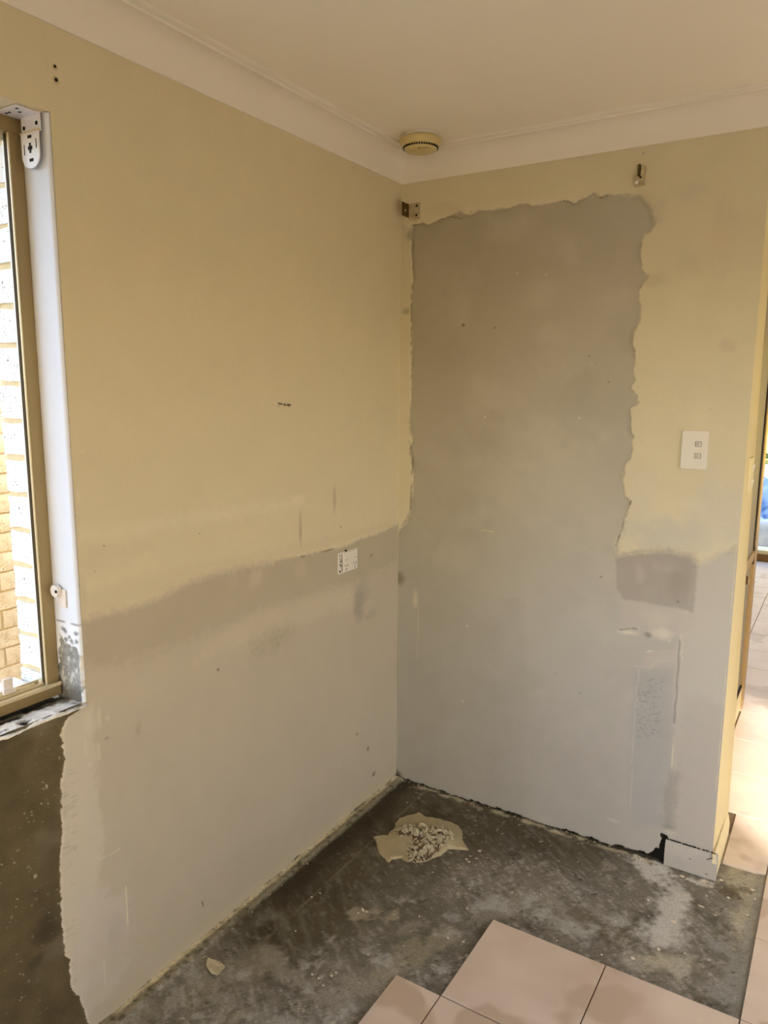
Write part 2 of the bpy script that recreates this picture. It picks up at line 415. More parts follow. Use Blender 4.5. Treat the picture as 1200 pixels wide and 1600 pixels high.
    line([(998, 1045), (992, 1120), (988, 1190), (985, 1262)], srgb(200, 198, 190), 0.7, 0.0025)
    line([(1062, 1000), (1060, 1040), (1056, 1095), (1054, 1130)], srgb(128, 124, 114), 0.6, 0.004)
    line([(1064, 990), (1066, 1030)], srgb(220, 214, 196), 0.6, 0.003)
    line([(1052, 1150), (1050, 1198)], srgb(224, 218, 186), 0.95, 0.0022, 0.0006)
    poly([(1044, 1205), (1062, 1200), (1058, 1240), (1054, 1290), (1040, 1296), (1036, 1275), (1040, 1230)], srgb(160, 156, 146), 0.6, 0.014, 0.012)
    blob(1044, 1292, 12, 6, srgb(156, 152, 142), 0.7, 12)
    blob(958, 1282, 10, 3, srgb(214, 210, 200), 0.6, 9); blob(1046, 1300, 10, 4, srgb(206, 200, 184), 0.8, 10)
    # corner: vertical dribble, grubby patch
    line([(623, 895), (623, 1010), (621, 1180)], srgb(200, 190, 150), 0.55, 0.0025, 0.001)
    blob(623, 903, 8, 10, srgb(110, 98, 70), 0.7, 13); blob(649, 935, 5, 14, srgb(204, 196, 160), 0.8, 14); line([(653, 950), (652, 1030)], srgb(200, 190, 158), 0.5, 0.003)
    blob(618, 1212, 10, 8, GAP, 0.95, 15)
    line([(752, 829), (772, 831)], srgb(214, 204, 160), 0.8, 0.002, 0.0005)
    for px, py, r in [(724, 508, 2.5), (773, 512, 1.5), (921, 557, 1.4), (951, 597, 2), (1059, 940, 1.6), (939, 901, 1.2), (906, 1083, 1.2), (868, 1052, 1.2)]:
        blob(px, py, r, r, srgb(84, 74, 56), 0.8, px)
    for px, py, r in [(905, 653, 1.8), (908, 763, 1.8), (758, 651, 1.6), (808, 427, 1.5), (853, 429, 1.5), (925, 570, 1.6), (723, 1096, 2), (730, 978, 1.6), (1046, 1001, 2)]:
        blob(px, py, r, r, srgb(226, 220, 200), 0.8, px)
    # --- cream paint that is left
    patch = [(643, 365), (645, 352), (660, 347), (668, 351), (690, 343), (720, 332), (735, 337), (750, 328), (757, 329), (790, 327), (810, 320), (822, 317), (832, 321), (855, 319), (878, 313), (888, 313), (897, 318), (910, 311), (920, 305), (928, 302), (940, 308), (952, 304), (985, 306), (1002, 306), (1014, 322), (1020, 338), (1025, 348), (1018, 362), (1007, 366), (1003, 380), (1001, 400), (1004, 412), (1002, 420), (1012, 431), (1004, 446), (998, 456), (1000, 478), (999, 500), (990, 518), (989, 535), (993, 548), (993, 566), (989, 580), (994, 592), (989, 600), (987, 607), (996, 617), (997, 628), (993, 634), (986, 638), (987, 675), (991, 683), (987, 690), (989, 700), (986, 718), (978, 724), (975, 738), (972, 750), (975, 772), (986, 783), (983, 795), (976, 808), (972, 825), (963, 850), (966, 866), (1000, 862), (1040, 858), (1080, 866), (1094, 882), (1130, 862), (1230, 840), (1230, 1450), (560, 1450), (560, 830), (622, 832), (636, 812), (640, 805), (644, 790), (646, 740), (642, 715), (640, 700), (645, 690), (640, 660), (643, 600), (644, 520), (642, 480), (646, 440), (643, 400)]
    sg = sdf(X, Z, BW(patch))
    CB = np.broadcast_to(CREAM_B, X.shape+(3,)).copy()
    CB *= (1+0.035*fbm(X, Z, 3, 4, 21)+0.02*fbm(X, Z, 14, 3, 22))[..., None]
    Csave = C; C = CB
    poly([(628, 350), (645, 358), (642, 480), (640, 560), (645, 800), (622, 830), (622, 480)], srgb(196, 186, 146), 0.5, 0.004, 0.004)
    blob(636, 487, 8, 6, srgb(160, 150, 112), 0.8, 31, 0.5); blob(640, 368, 6, 10, srgb(160, 148, 116), 0.7, 32)
    blob(1075, 300, 30, 16, srgb(208, 200, 166), 0.6, 33); blob(1080, 410, 30, 20, srgb(206, 194, 160), 0.5, 34); blob(1130, 360, 24, 60, srgb(214, 194, 158), 0.35, 35)
    blob(1020, 440, 22, 10, srgb(200, 188, 150), 0.5, 36); blob(1000, 780, 26, 60, srgb(212, 204, 174), 0.6, 37); blob(1090, 790, 20, 8, srgb(226, 218, 186), 0.6, 38, -0.5)
    blob(1040, 840, 80, 34, srgb(204, 197, 176), 0.95, 39); blob(1130, 800, 60, 60, srgb(210, 202, 178), 0.7, 40); blob(1085, 655, 24, 16, srgb(226, 214, 170), 0.6, 41)
    blob(800, 305, 90, 10, srgb(214, 204, 156), 0.6, 42, 0.12); blob(700, 325, 30, 10, srgb(204, 190, 150), 0.4, 43)
    blob(1010, 330, 30, 30, srgb(196, 186, 152), 0.6, 44)
    blob(1136, 540, 14, 10, srgb(204, 186, 152), 0.5, 45)
    for px, py, r in [(1006, 239, 1.4), (1110, 640, 1.2), (829, 288, 1.3)]:
        blob(px, py, r, r, srgb(70, 60, 42), 0.8, px)
    CB = C; C = Csave
    # darker rim on both sides of the paint edge
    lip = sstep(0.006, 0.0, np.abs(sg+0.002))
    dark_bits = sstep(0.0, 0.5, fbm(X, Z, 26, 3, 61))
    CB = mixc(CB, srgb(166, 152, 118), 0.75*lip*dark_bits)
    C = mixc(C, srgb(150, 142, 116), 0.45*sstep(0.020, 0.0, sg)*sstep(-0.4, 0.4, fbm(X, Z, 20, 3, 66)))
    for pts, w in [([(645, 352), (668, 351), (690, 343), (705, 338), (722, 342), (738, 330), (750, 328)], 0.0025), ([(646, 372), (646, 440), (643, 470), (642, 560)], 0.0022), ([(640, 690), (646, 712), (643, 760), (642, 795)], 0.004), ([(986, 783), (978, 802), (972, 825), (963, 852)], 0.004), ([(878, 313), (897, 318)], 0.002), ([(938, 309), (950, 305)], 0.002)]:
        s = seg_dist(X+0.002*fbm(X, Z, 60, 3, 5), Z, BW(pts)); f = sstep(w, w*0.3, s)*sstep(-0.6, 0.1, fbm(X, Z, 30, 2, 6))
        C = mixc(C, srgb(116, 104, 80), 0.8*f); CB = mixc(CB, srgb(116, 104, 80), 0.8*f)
    sdB = -sg
    softB = np.full(X.shape, 0.0035)
    softB = np.where((Z < 1.16) & (X > 0.75), 0.03, softB); softB = np.where((X > 0.80) & (Z > 2.05) & (sg < 0.06), 0.014, softB)
    softB = np.where((X < 0.06) & (Z < 1.2), 0.02, softB)
    # foot of the wall: broken edge above the slab
    foot = 0.001+0.010*sstep(0.75, 1.0, X)+0.010*fbm(X, Z*0, 22, 4, 13)+0.008*fbm(X, Z, 70, 3, 14)
    foot = foot + 0.035*sstep(1.0, 1.035, X)*sstep(1.062, 1.05, X)
    sdC = foot-Z; softC = np.full(X.shape, 0.002)
    CC = np.broadcast_to(GAP, X.shape+(3,))*(1+0.5*fbm(X, Z, 60, 3, 15))[..., None]
    # slot beside the skirting block
    slot = sdf(X, Z, BW([(1033, 1303), (1043, 1307), (1043, 1360), (1020, 1352), (1028, 1330)]))+0.006*fbm(X, Z, 60, 3, 16)
    sdC = np.maximum(sdC, slot)
    Y = np.zeros_like(X)
    Y -= 0.0016*sstep(-0.003, 0.003, sdB)                        # paint and its plaster stand proud of the skim
    Y += 0.012*sstep(-0.002, 0.004, sdC)
    Y -= 0.0012*fbm(X, Z, 5, 3, 4)+0.0010*fbm(X, Z, 18, 3, 5)
    rough = 0.05+0.4*reg+0.5*(sdC > 0)
    V = np.stack([X, Y, Z], -1)
    n = V.shape[0]*V.shape[1]
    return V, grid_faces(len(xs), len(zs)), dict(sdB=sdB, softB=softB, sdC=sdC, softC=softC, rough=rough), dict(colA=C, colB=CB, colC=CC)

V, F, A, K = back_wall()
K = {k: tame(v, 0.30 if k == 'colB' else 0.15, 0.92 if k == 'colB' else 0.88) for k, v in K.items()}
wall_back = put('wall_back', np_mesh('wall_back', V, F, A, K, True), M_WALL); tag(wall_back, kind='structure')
# end and core of the back wall: a face running back into the passage, a touch out of square
TE = 0.30
nz = 30
zs = np.linspace(0, H_C, nz+1); rows = []
rr = 0.006
for z in zs:
    xb = 1.215-(1.215-1.1965)*z/1.74 if z < 1.74 else 1.1965
    rows.append([(XE-rr, 0, z), (XE-rr*0.3, rr*0.3, z), (XE, rr, z), (xb, TE-rr, z), (xb-rr, TE, z), (0.0, TE, z)])
V = np.array(rows); put_end = put('wall_end', np_mesh('wall_end', V, grid_faces(nz+1, 6)), MAT['end'], wall_back, 'cream painted end face of the stub wall')
put('wall_core', MB().span((0.0, 0.016, 0), (XE-0.02, TE-0.01, H_C)).mesh(), MAT['wall_plain'], wall_back)

# ================================================================== LEFT WALL (x = 0 plane) with window opening
Z0, Z1 = 0.853, 2.139; YE = -3.231
RX = 0.15      # reveal depth
def left_cols(Y, Z):
    C = None
    def blob(px, py, rx, ry, col, a, seed=0, ang=0):
        nonlocal C
        P = onx(px, py); sy = onx(px+rx, py)[1]-P[1]; sz = onx(px, py-ry)[2]-P[2]
        u = (Y-P[1])/sy; v = (Z-P[2])/sz
        ca, sa = math.cos(ang), math.sin(ang); u, v = u*ca-v*sa, u*sa+v*ca
        d = np.hypot(u, v)+0.55*fbm(Y, Z, 28, 4, seed+50)
        C = mixc(C, col, a*sstep(1.45, 0.25, d))
    def poly(pts, col, a, soft=0.004, wob=0.004, seed=0):
        nonlocal C
        s = sdf(Y, Z, LW(pts))+wob*fbm(Y, Z, 60, 3, seed+90)
        C = mixc(C, col, a*sstep(-soft, soft, s))
    def line(pts, col, a, w=0.0025, wob=0.002, seed=0):
        nonlocal C
        s = seg_dist(Y+wob*fbm(Y, Z, 50, 3, seed+5), Z+wob*fbm(Y, Z, 50, 3, seed+9), LW(pts))
        C = mixc(C, col, a*sstep(w, w*0.3, s))
    # --- A: skim plaster
    C = np.broadcast_to(RENDER_L, Y.shape+(3,)).copy()
    C *= (1+0.04*fbm(Y, Z, 3.0, 4, 31)+0.03*fbm(Y*1.6, Z*0.7, 12, 4, 32))[..., None]
    poly([(130, 965), (300, 905), (440, 873), (620, 820), (620, 880), (560, 905), (500, 925), (400, 955), (300, 1000), (200, 1035), (130, 1040)], srgb(186, 173, 140), 0.7, 0.02, 0.025)
    poly([(330, 1000), (400, 962), (500, 930), (560, 912), (560, 945), (500, 965), (400, 1000), (300, 1040)], srgb(212, 198, 164), 0.5, 0.02, 0.02)
    blob(400, 905, 9, 16, srgb(210, 196, 162), 0.6, 1); blob(470, 890, 12, 14, srgb(208, 192, 156), 0.4, 2); blob(365, 905, 8, 20, srgb(200, 184, 150), 0.4, 22)
    blob(561, 940, 9, 34, srgb(160, 154, 136), 0.75, 3); blob(566, 925, 14, 20, srgb(172, 166, 146), 0.5, 4); blob(580, 960, 10, 8, srgb(160, 152, 134), 0.4, 25)
    line([(528, 942), (535, 935), (545, 930), (546, 922)], srgb(220, 206, 160), 0.8, 0.003)
    blob(425, 1000, 34, 22, srgb(184, 170, 138), 0.5, 5); sc = sstep(0.15, 0.5, fbm(Y*1.6, Z, 90, 3, 41))
    P = onx(425, 998); g = np.exp(-((Y-P[1])/0.10)**2-((Z-P[2])/0.05)**2); C = mixc(C, srgb(160, 148, 116), 0.45*g*sc)
    # worn, paler left margin and low patches
    poly([(95, 1120), (150, 1100), (150, 1200), (160, 1300), (150, 1400), (130, 1600), (95, 1600)], srgb(216, 205, 178), 0.7, 0.012, 0.016)
    poly([(128, 1390), (200, 1400), (205, 1500), (185, 1540), (135, 1590), (115, 1520)], srgb(208, 198, 178), 0.75, 0.02, 0.03)
    blob(180, 1460, 14, 40, srgb(186, 174, 156), 0.5, 6); blob(350, 1400, 160, 60, srgb(194, 180, 146), 0.5, 26)
    comb = sstep(0.1, 0.6, fbm(Y*0.6, Z*4, 60, 3, 42)); s0 = sdf(Y, Z, LW([(95, 1200), (122, 1200), (122, 1560), (95, 1560)])); C = mixc(C, srgb(176, 164, 134), 0.55*comb*sstep(-0.004, 0.01, s0))
    for q in [(155, 1120, 3, 18), (154, 1170, 2.5, 14), (137, 1128, 6, 18), (168, 1122, 3, 4), (140, 1195, 5, 4), (134, 1170, 3, 14)]: blob(*q, srgb(220, 208, 176), 0.7, q[1])
    blob(216, 1140, 5, 12, srgb(180, 160, 116), 0.5, 27); blob(166, 1154, 4, 2, srgb(120, 104, 76), 0.7, 28)
    line([(196, 1386), (200, 1444)], srgb(232, 220, 180), 0.85, 0.0022, 0.0004); line([(155, 1343), (170, 1336), (188, 1326)], srgb(226, 214, 180), 0.7, 0.0022, 0.0006)
    line([(162, 1500), (164, 1535)], srgb(226, 216, 190), 0.5, 0.002, 0.0005)
    line([(316, 1409), (318, 1416)], srgb(70, 58, 36), 0.8, 0.003, 0.0006)
    for px, py, r in [(341, 1046, 1.5), (575, 1170, 2), (558, 1147, 1.5), (584, 1210, 3), (580, 868, 2)]: blob(px, py, r, r*1.4, srgb(96, 80, 54), 0.8, px)
    poly([(160, 1600), (240, 1520), (330, 1440), (450, 1340), (560, 1245), (612, 1205), (612, 1225), (400, 1412), (240, 1545)], srgb(206, 192, 150), 0.55, 0.006, 0.008)
    poly([(150, 1610), (165, 1585), (230, 1530), (390, 1392), (560, 1245), (612, 1198), (612, 1240), (150, 1640)], srgb(196, 180, 142), 0.35, 0.01, 0.01)
    CA = C
    # --- B: cream paint
    C = np.broadcast_to(CREAM_L, Y.shape+(3,)).copy()
    C *= (1+0.018*fbm(Y, Z, 2.6, 4, 51)+0.010*fbm(Y, Z, 12, 3, 52))[..., None]
    poly([(120, 830), (300, 800), (470, 778), (480, 790), (300, 818), (122, 850)], srgb(232, 220, 180), 0.5, 0.02, 0.02)
    poly([(125, 850), (250, 850), (200, 880), (128, 895)], srgb(214, 196, 156), 0.4, 0.02, 0.03)
    poly([(130, 930), (300, 880), (440, 855), (600, 815), (620, 822), (440, 873), (131, 968)], srgb(216, 200, 156), 0.5, 0.012, 0.016)
    blob(469, 828, 2.5, 24, srgb(178, 160, 116), 0.75, 7); blob(522, 782, 2.5, 20, srgb(184, 164, 120), 0.6, 8); blob(466, 780, 10, 8, srgb(236, 222, 180), 0.7, 9)
    blob(130, 930, 6, 30, srgb(200, 186, 150), 0.4, 10)
    for px, py, r in [(162, 852, 1.4), (311, 834, 1.0), (148, 892, 1.2), (183, 975, 1), (154, 650, 0.9), (337, 205, 0.8), (532, 823, 1.2)]: blob(px, py, r, r, srgb(74, 60, 36), 0.85, px)
    blob(92, 120, 12, 22, srgb(226, 212, 176), 0.4, 11); blob(122, 775, 3, 10, srgb(236, 226, 190), 0.5, 12)
    line([(124, 705), (133, 706)], srgb(232, 220, 180), 0.6, 0.002, 0.0005)
    CBm = C
    yb = LW([(100, 975), (131, 968), (150, 962), (180, 956), (200, 951), (220, 943), (245, 937), (265, 926), (285, 916), (305, 906), (328, 898), (350, 893), (372, 887), (400, 882), (425, 878), (440, 873), (455, 870), (470, 869), (480, 866), (495, 862), (520, 858), (535, 855), (548, 850), (562, 842), (590, 834), (604, 828), (620, 819), (640, 812)])
    edge = np.interp(Y, yb[:, 0], yb[:, 1])
    sdB = Z-edge
    softB = np.full(Y.shape, 0.026); ys = onx(430, 870)[1]; softB = np.where(Y > ys, 0.010, softB)
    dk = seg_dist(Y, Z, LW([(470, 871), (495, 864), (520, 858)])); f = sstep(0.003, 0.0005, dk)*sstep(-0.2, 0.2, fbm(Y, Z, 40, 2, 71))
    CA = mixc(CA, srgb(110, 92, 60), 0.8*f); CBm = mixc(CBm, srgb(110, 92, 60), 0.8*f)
    # --- C: dark cement under the window
    dp = [(128, 1100), (124, 1112), (112, 1116), (104, 1124), (100, 1136), (97, 1148), (101, 1160), (97, 1168), (103, 1188), (99, 1205), (100, 1212), (95, 1222), (98, 1240), (96, 1270), (98, 1300), (94, 1340), (95, 1380), (97, 1420), (98, 1450), (101, 1480), (101, 1494), (110, 1500), (108, 1520), (112, 1545), (124, 1560), (131, 1572), (134, 1588), (140, 1610), (150, 1660)]
    P = LW(dp); ed = np.interp(-Z, -P[:, 1], P[:, 0])
    # strictly by height: left of the ragged line
    ed = ed+0.004*fbm(Y, Z, 55, 4, 81)
    sdC = np.where(Z < 0.858, ed-Y, -0.2)
    softC = np.full(Y.shape, 0.0022)
    C = np.broadcast_to(DARKC, Y.shape+(3,)).copy()
    C *= (1+0.24*fbm(Y, Z, 5, 4, 91)+0.26*fbm(Y, Z, 26, 3, 92))[..., None]
    C = mixc(C, srgb(132, 120, 92), 0.5*sstep(0.2, 0.7, fbm(Y, Z, 7, 3, 93)))
    sp = sstep(0.58, 0.72, fbm(Y*1.6, Z, 170, 2, 94)); C = mixc(C, srgb(196, 186, 154), 0.6*sp*sstep(-0.3, 0.3, fbm(Y, Z, 6, 2, 97)))
    blob(75, 1450, 24, 26, srgb(70, 58, 34), 0.8, 14); blob(60, 1500, 14, 12, srgb(76, 64, 40), 0.7, 15); blob(57, 1370, 3, 4, srgb(226, 220, 196), 0.9, 16)
    blob(75, 1229, 1.5, 4, srgb(226, 220, 196), 0.8, 17); blob(10, 1160, 30, 10, srgb(70, 58, 36), 0.5, 18); blob(60, 1395, 10, 5, srgb(76, 64, 40), 0.6, 19)
    CC = C
    # foot
    foot = 0.006+0.007*fbm(Y, Z*0, 20, 4, 13)+0.006*fbm(Y, Z, 70, 3, 14)
    ft = sstep(-0.0015, 0.0015, foot-Z)
    CA = mixc(CA, GAP, ft); CC = mixc(CC, GAP, ft)
    rough = 0.04+0.5*(sdC > 0)+0.25*g*sc+0.3*ft+0.12*sstep(-0.004, 0.01, s0)
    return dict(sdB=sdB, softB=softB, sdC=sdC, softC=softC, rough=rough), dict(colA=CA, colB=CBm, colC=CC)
def merge(parts):
    Vs, Fs, As, Ks, off = [], [], {}, {}, 0
    for V, F, A, K in parts:
        V = V.reshape(-1, 3); Vs.append(V); Fs.append(F+off); off += len(V)
        for k, a in A.items(): As.setdefault(k, []).append(np.asarray(a).reshape(-1))
        for k, a in K.items(): Ks.setdefault(k, []).append(np.asarray(a).reshape(-1, 3))
    return np.concatenate(Vs), np.concatenate(Fs), {k: np.concatenate(v) for k, v in As.items()}, {k: np.concatenate(v) for k, v in Ks.items()}
RB = 0.007
def flat_part(y0, y1, z0, z1, st):
    ys = np.linspace(y0, y1, max(2, int(round((y1-y0)/st))+1)); zs = np.linspace(z0, z1, max(2, int(round((z1-z0)/st))+1))
    Y, Z = np.meshgrid(ys, zs, indexing='ij'); A, K = left_cols(Y, Z)
    sc = sstep(-0.003, 0.003, A['sdC'])
    X = 0.0010*fbm(Y, Z, 4, 3, 4)+0.0008*fbm(Y, Z, 18, 3, 5)
    X = X*sstep(y0, y0+0.03, Y) if y0 > -1.5 else X
    X = X-0.004*sc*(1+0.3*fbm(Y, Z, 60, 3, 9)) + 0.0012*sstep(-0.01, 0.01, A['sdB'])
    return np.stack([X, Y, Z], -1), grid_faces(len(ys), len(zs), flip=True), A, K
parts = [flat_part(YW+RB, 0.0, 0.0, H_W+0.02, 0.004), flat_part(-1.80, YW+RB, 0.0, Z0, 0.004), flat_part(-1.80, YW+RB, Z1, H_W+0.02, 0.006),
         flat_part(-5.2, -1.80, Z1, H_W+0.02, 0.05), flat_part(-5.2, -1.80, 0, Z0, 0.05), flat_part(-5.2, YE, Z0, Z1, 0.05)]
# reveal (faces the window opening) with rounded arris, old paint above and hacked patch at its foot
ts = np.concatenate([np.linspace(-RX, -RB, 36), [-RB*0.7, -RB*0.35, 0.0]])
zs = np.linspace(Z0-0.02, Z1, 330)
T, Z = np.meshgrid(ts, zs, indexing='ij')
Xr = np.where(T < -RB, T, 0.0); Yr = np.full(T.shape, YW)
arc = T >= -RB-1e-9; th = (T+RB)/RB*PI/2
Xr = np.where(arc, -RB+RB*np.sin(th), T); Yr = np.where(arc, YW+RB-RB*np.cos(th), YW)
S = T  # coordinate across the reveal
def RV(pts): return np.array([[ony(a, b, YW)[0], ony(a, b, YW)[2]] for a, b in pts])
hack = sdf(S, Z, RV([(92, 990), (99, 1002), (110, 1010), (118, 1012), (124, 1026), (126, 1040), (128, 1062), (129, 1075), (127, 1110), (90, 1110)]))+0.004*fbm(S, Z, 60, 3, 6)
white = sdf(S, Z, RV([(80, 968), (105, 971), (123, 978), (140, 985), (140, 1120), (80, 1120)]))+0.001*fbm(S, Z, 60, 3, 7)
rc = np.broadcast_to(srgb(222, 231, 248), S.shape+(3,))*(1+0.012*fbm(S, Z, 5, 3, 8))[..., None]  # blue tint of the sky light put into the reveal's white
rw = np.broadcast_to(srgb(230, 237, 250), S.shape+(3,))*(1+0.05*fbm(S, Z, 40, 3, 9))[..., None]
ck = np.abs(white-0.0008); rc = mixc(rc, srgb(96, 88, 78), 0.8*sstep(0.002, 0.0006, ck)); rw = mixc(rw, srgb(96, 88, 78), 0.8*sstep(0.002, 0.0006, ck))
for a, b in [(102, 985), (109, 996), (103, 999), (112, 1003), (120, 1003), (119, 990), (98, 982)]:
    q = ony(a, b, YW); d = np.hypot((S-q[0])*0.8, Z-q[2])+0.003*fbm(S, Z, 90, 2, a); rw = mixc(rw, srgb(120, 114, 106), 0.85*sstep(0.007, 0.004, d))
rh = np.broadcast_to(srgb(150, 152, 148), S.shape+(3,))*(1+0.45*fbm(S, Z, 140, 3, 10, .7)+0.2*fbm(S, Z, 20, 3, 11))[..., None]; rh = mixc(rh, srgb(226, 228, 226), 0.6*sstep(0.2, 0.5, fbm(S, Z*0.6, 130, 2, 18))); rh = mixc(rh, srgb(80, 76, 68), 0.6*sstep(-0.078, -0.088, S))
rh = mixc(rh, srgb(92, 88, 78), 0.7*sstep(0.895, 0.865, Z)); rh = mixc(rh, srgb(232, 228, 214), 0.7*sstep(-0.012, -0.004, S)*sstep(-0.3, 0.2, fbm(S, Z, 60, 2, 12)))
Yr = Yr + 0.004*sstep(-0.002, 0.003, hack)*(~arc) + 0.0015*fbm(S, Z, 70, 3, 13)*sstep(-0.002, 0.003, hack)
A = dict(sdB=white, softB=np.full(S.shape, 0.001), sdC=hack, softC=np.full(S.shape, 0.0015), rough=0.02+0.7*(hack > 0))
parts.append((np.stack([Xr, Yr, Z], -1), grid_faces(len(ts), len(zs)), A, dict(colA=rc, colB=rw, colC=rh)))
# soffit of the opening and its far (out of view) reveal
def plain(V, col, flip=False):
    V = np.array(V); n = V.shape[:2]; o = np.ones(n)
    return (V, grid_faces(*n, flip=flip), dict(sdB=-o, softB=o*.001, sdC=-o, softC=o*.001, rough=o*0.03), dict(colA=np.broadcast_to(col, n+(3,)), colB=np.zeros(n+(3,)), colC=np.zeros(n+(3,))))
ysf = np.linspace(YE, YW, 40)
parts.append(plain([[(-RX, y, Z1), (-RB, y, Z1), (-RB*0.3, y, Z1+RB*0.3), (0, y, Z1+RB)] for y in ysf], CREAM_L))
parts.append(plain([[(-RX, YE, z), (0, YE, z)] for z in np.linspace(Z0-0.02, Z1, 4)], CREAM_L, True))
K_ = None
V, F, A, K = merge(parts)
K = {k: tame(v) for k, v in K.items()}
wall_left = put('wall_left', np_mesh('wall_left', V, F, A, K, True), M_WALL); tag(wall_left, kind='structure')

# hacked sill: rough mortar bed with a broken front lip
def sill():
    ys = np.linspace(-1.86, YW+0.004, 150); us = np.linspace(0, 1, 56)
    Yg, U = np.meshgrid(ys, us, indexing='ij')
    lip = 0.006+0.005*fbm(Yg, U*0, 18, 4, 1)
    # u<0.8: top surface from the frame to the lip; u>0.8: broken front dropping down the wall
    X = np.where(U < 0.8, -RX+(RX+lip)*U/0.8, lip+0.002)
    drop = (U-0.8)/0.2
    hgt = 0.003+0.006*fbm(Yg, U*0, 45, 4, 2)
    Zg = np.where(U < 0.8, Z0-0.004+0.006*fbm(X, Yg, 22, 4, 3)+0.003*fbm(X, Yg, 80, 3, 4)-0.012*sstep(-0.06, -0.12, X), Z0-0.004-drop*np.maximum(0.003, hgt))
    X = np.where(U > 0.8, X-0.001*drop, X)
    C = np.broadcast_to(srgb(238, 235, 226), X.shape+(3,))*(1+0.22*fbm(X, Yg, 30, 4, 5)+0.10*fbm(X, Yg, 110, 3, 6))[..., None]
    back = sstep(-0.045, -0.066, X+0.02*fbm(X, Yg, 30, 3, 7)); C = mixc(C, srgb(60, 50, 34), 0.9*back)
    C = mixc(C, srgb(120, 116, 104), 0.7*sstep(-1.50, -1.44, Yg)*sstep(0.0, 0.4, fbm(X, Yg, 40, 3, 8)))
    for a, b, r in [(40, 1124, .012), (42, 1108, .009), (59, 1104, .009), (22, 1120, .010), (7, 1125, .012), (4, 1140, .006)]:
        q = onz(a, b, Z0); d = np.hypot(X-q[0], (Yg-q[1])*0.8)+0.005*fbm(X, Yg, 90, 2, a); f = sstep(r*1.35, r*.8, d)
        C = mixc(C, srgb(24, 20, 14), f); Zg = Zg-0.008*f*(U < 0.8)
    o = np.ones(X.shape)
    return np_mesh('sill', np.stack([X, Yg, Zg], -1), grid_faces(len(ys), len(us), flip=True), dict(sdB=-o, softB=o*.001, sdC=-o, softC=o*.001, rough=o*0.6), dict(colA=C, colB=C, colC=C), True)
s_ = put('window_sill', sill(), M_WALL, wall_left, 'rough whitish mortar window sill with chipped front lip')
put('window_sill_bed', MB().span((-RX, YE, Z0-0.06), (-0.002, -1.86, Z0)).span((-RX, -1.86, Z0-0.06), (-0.02, YW+0.01, Z0-0.022)).mesh(), MAT['mortar'], wall_left)

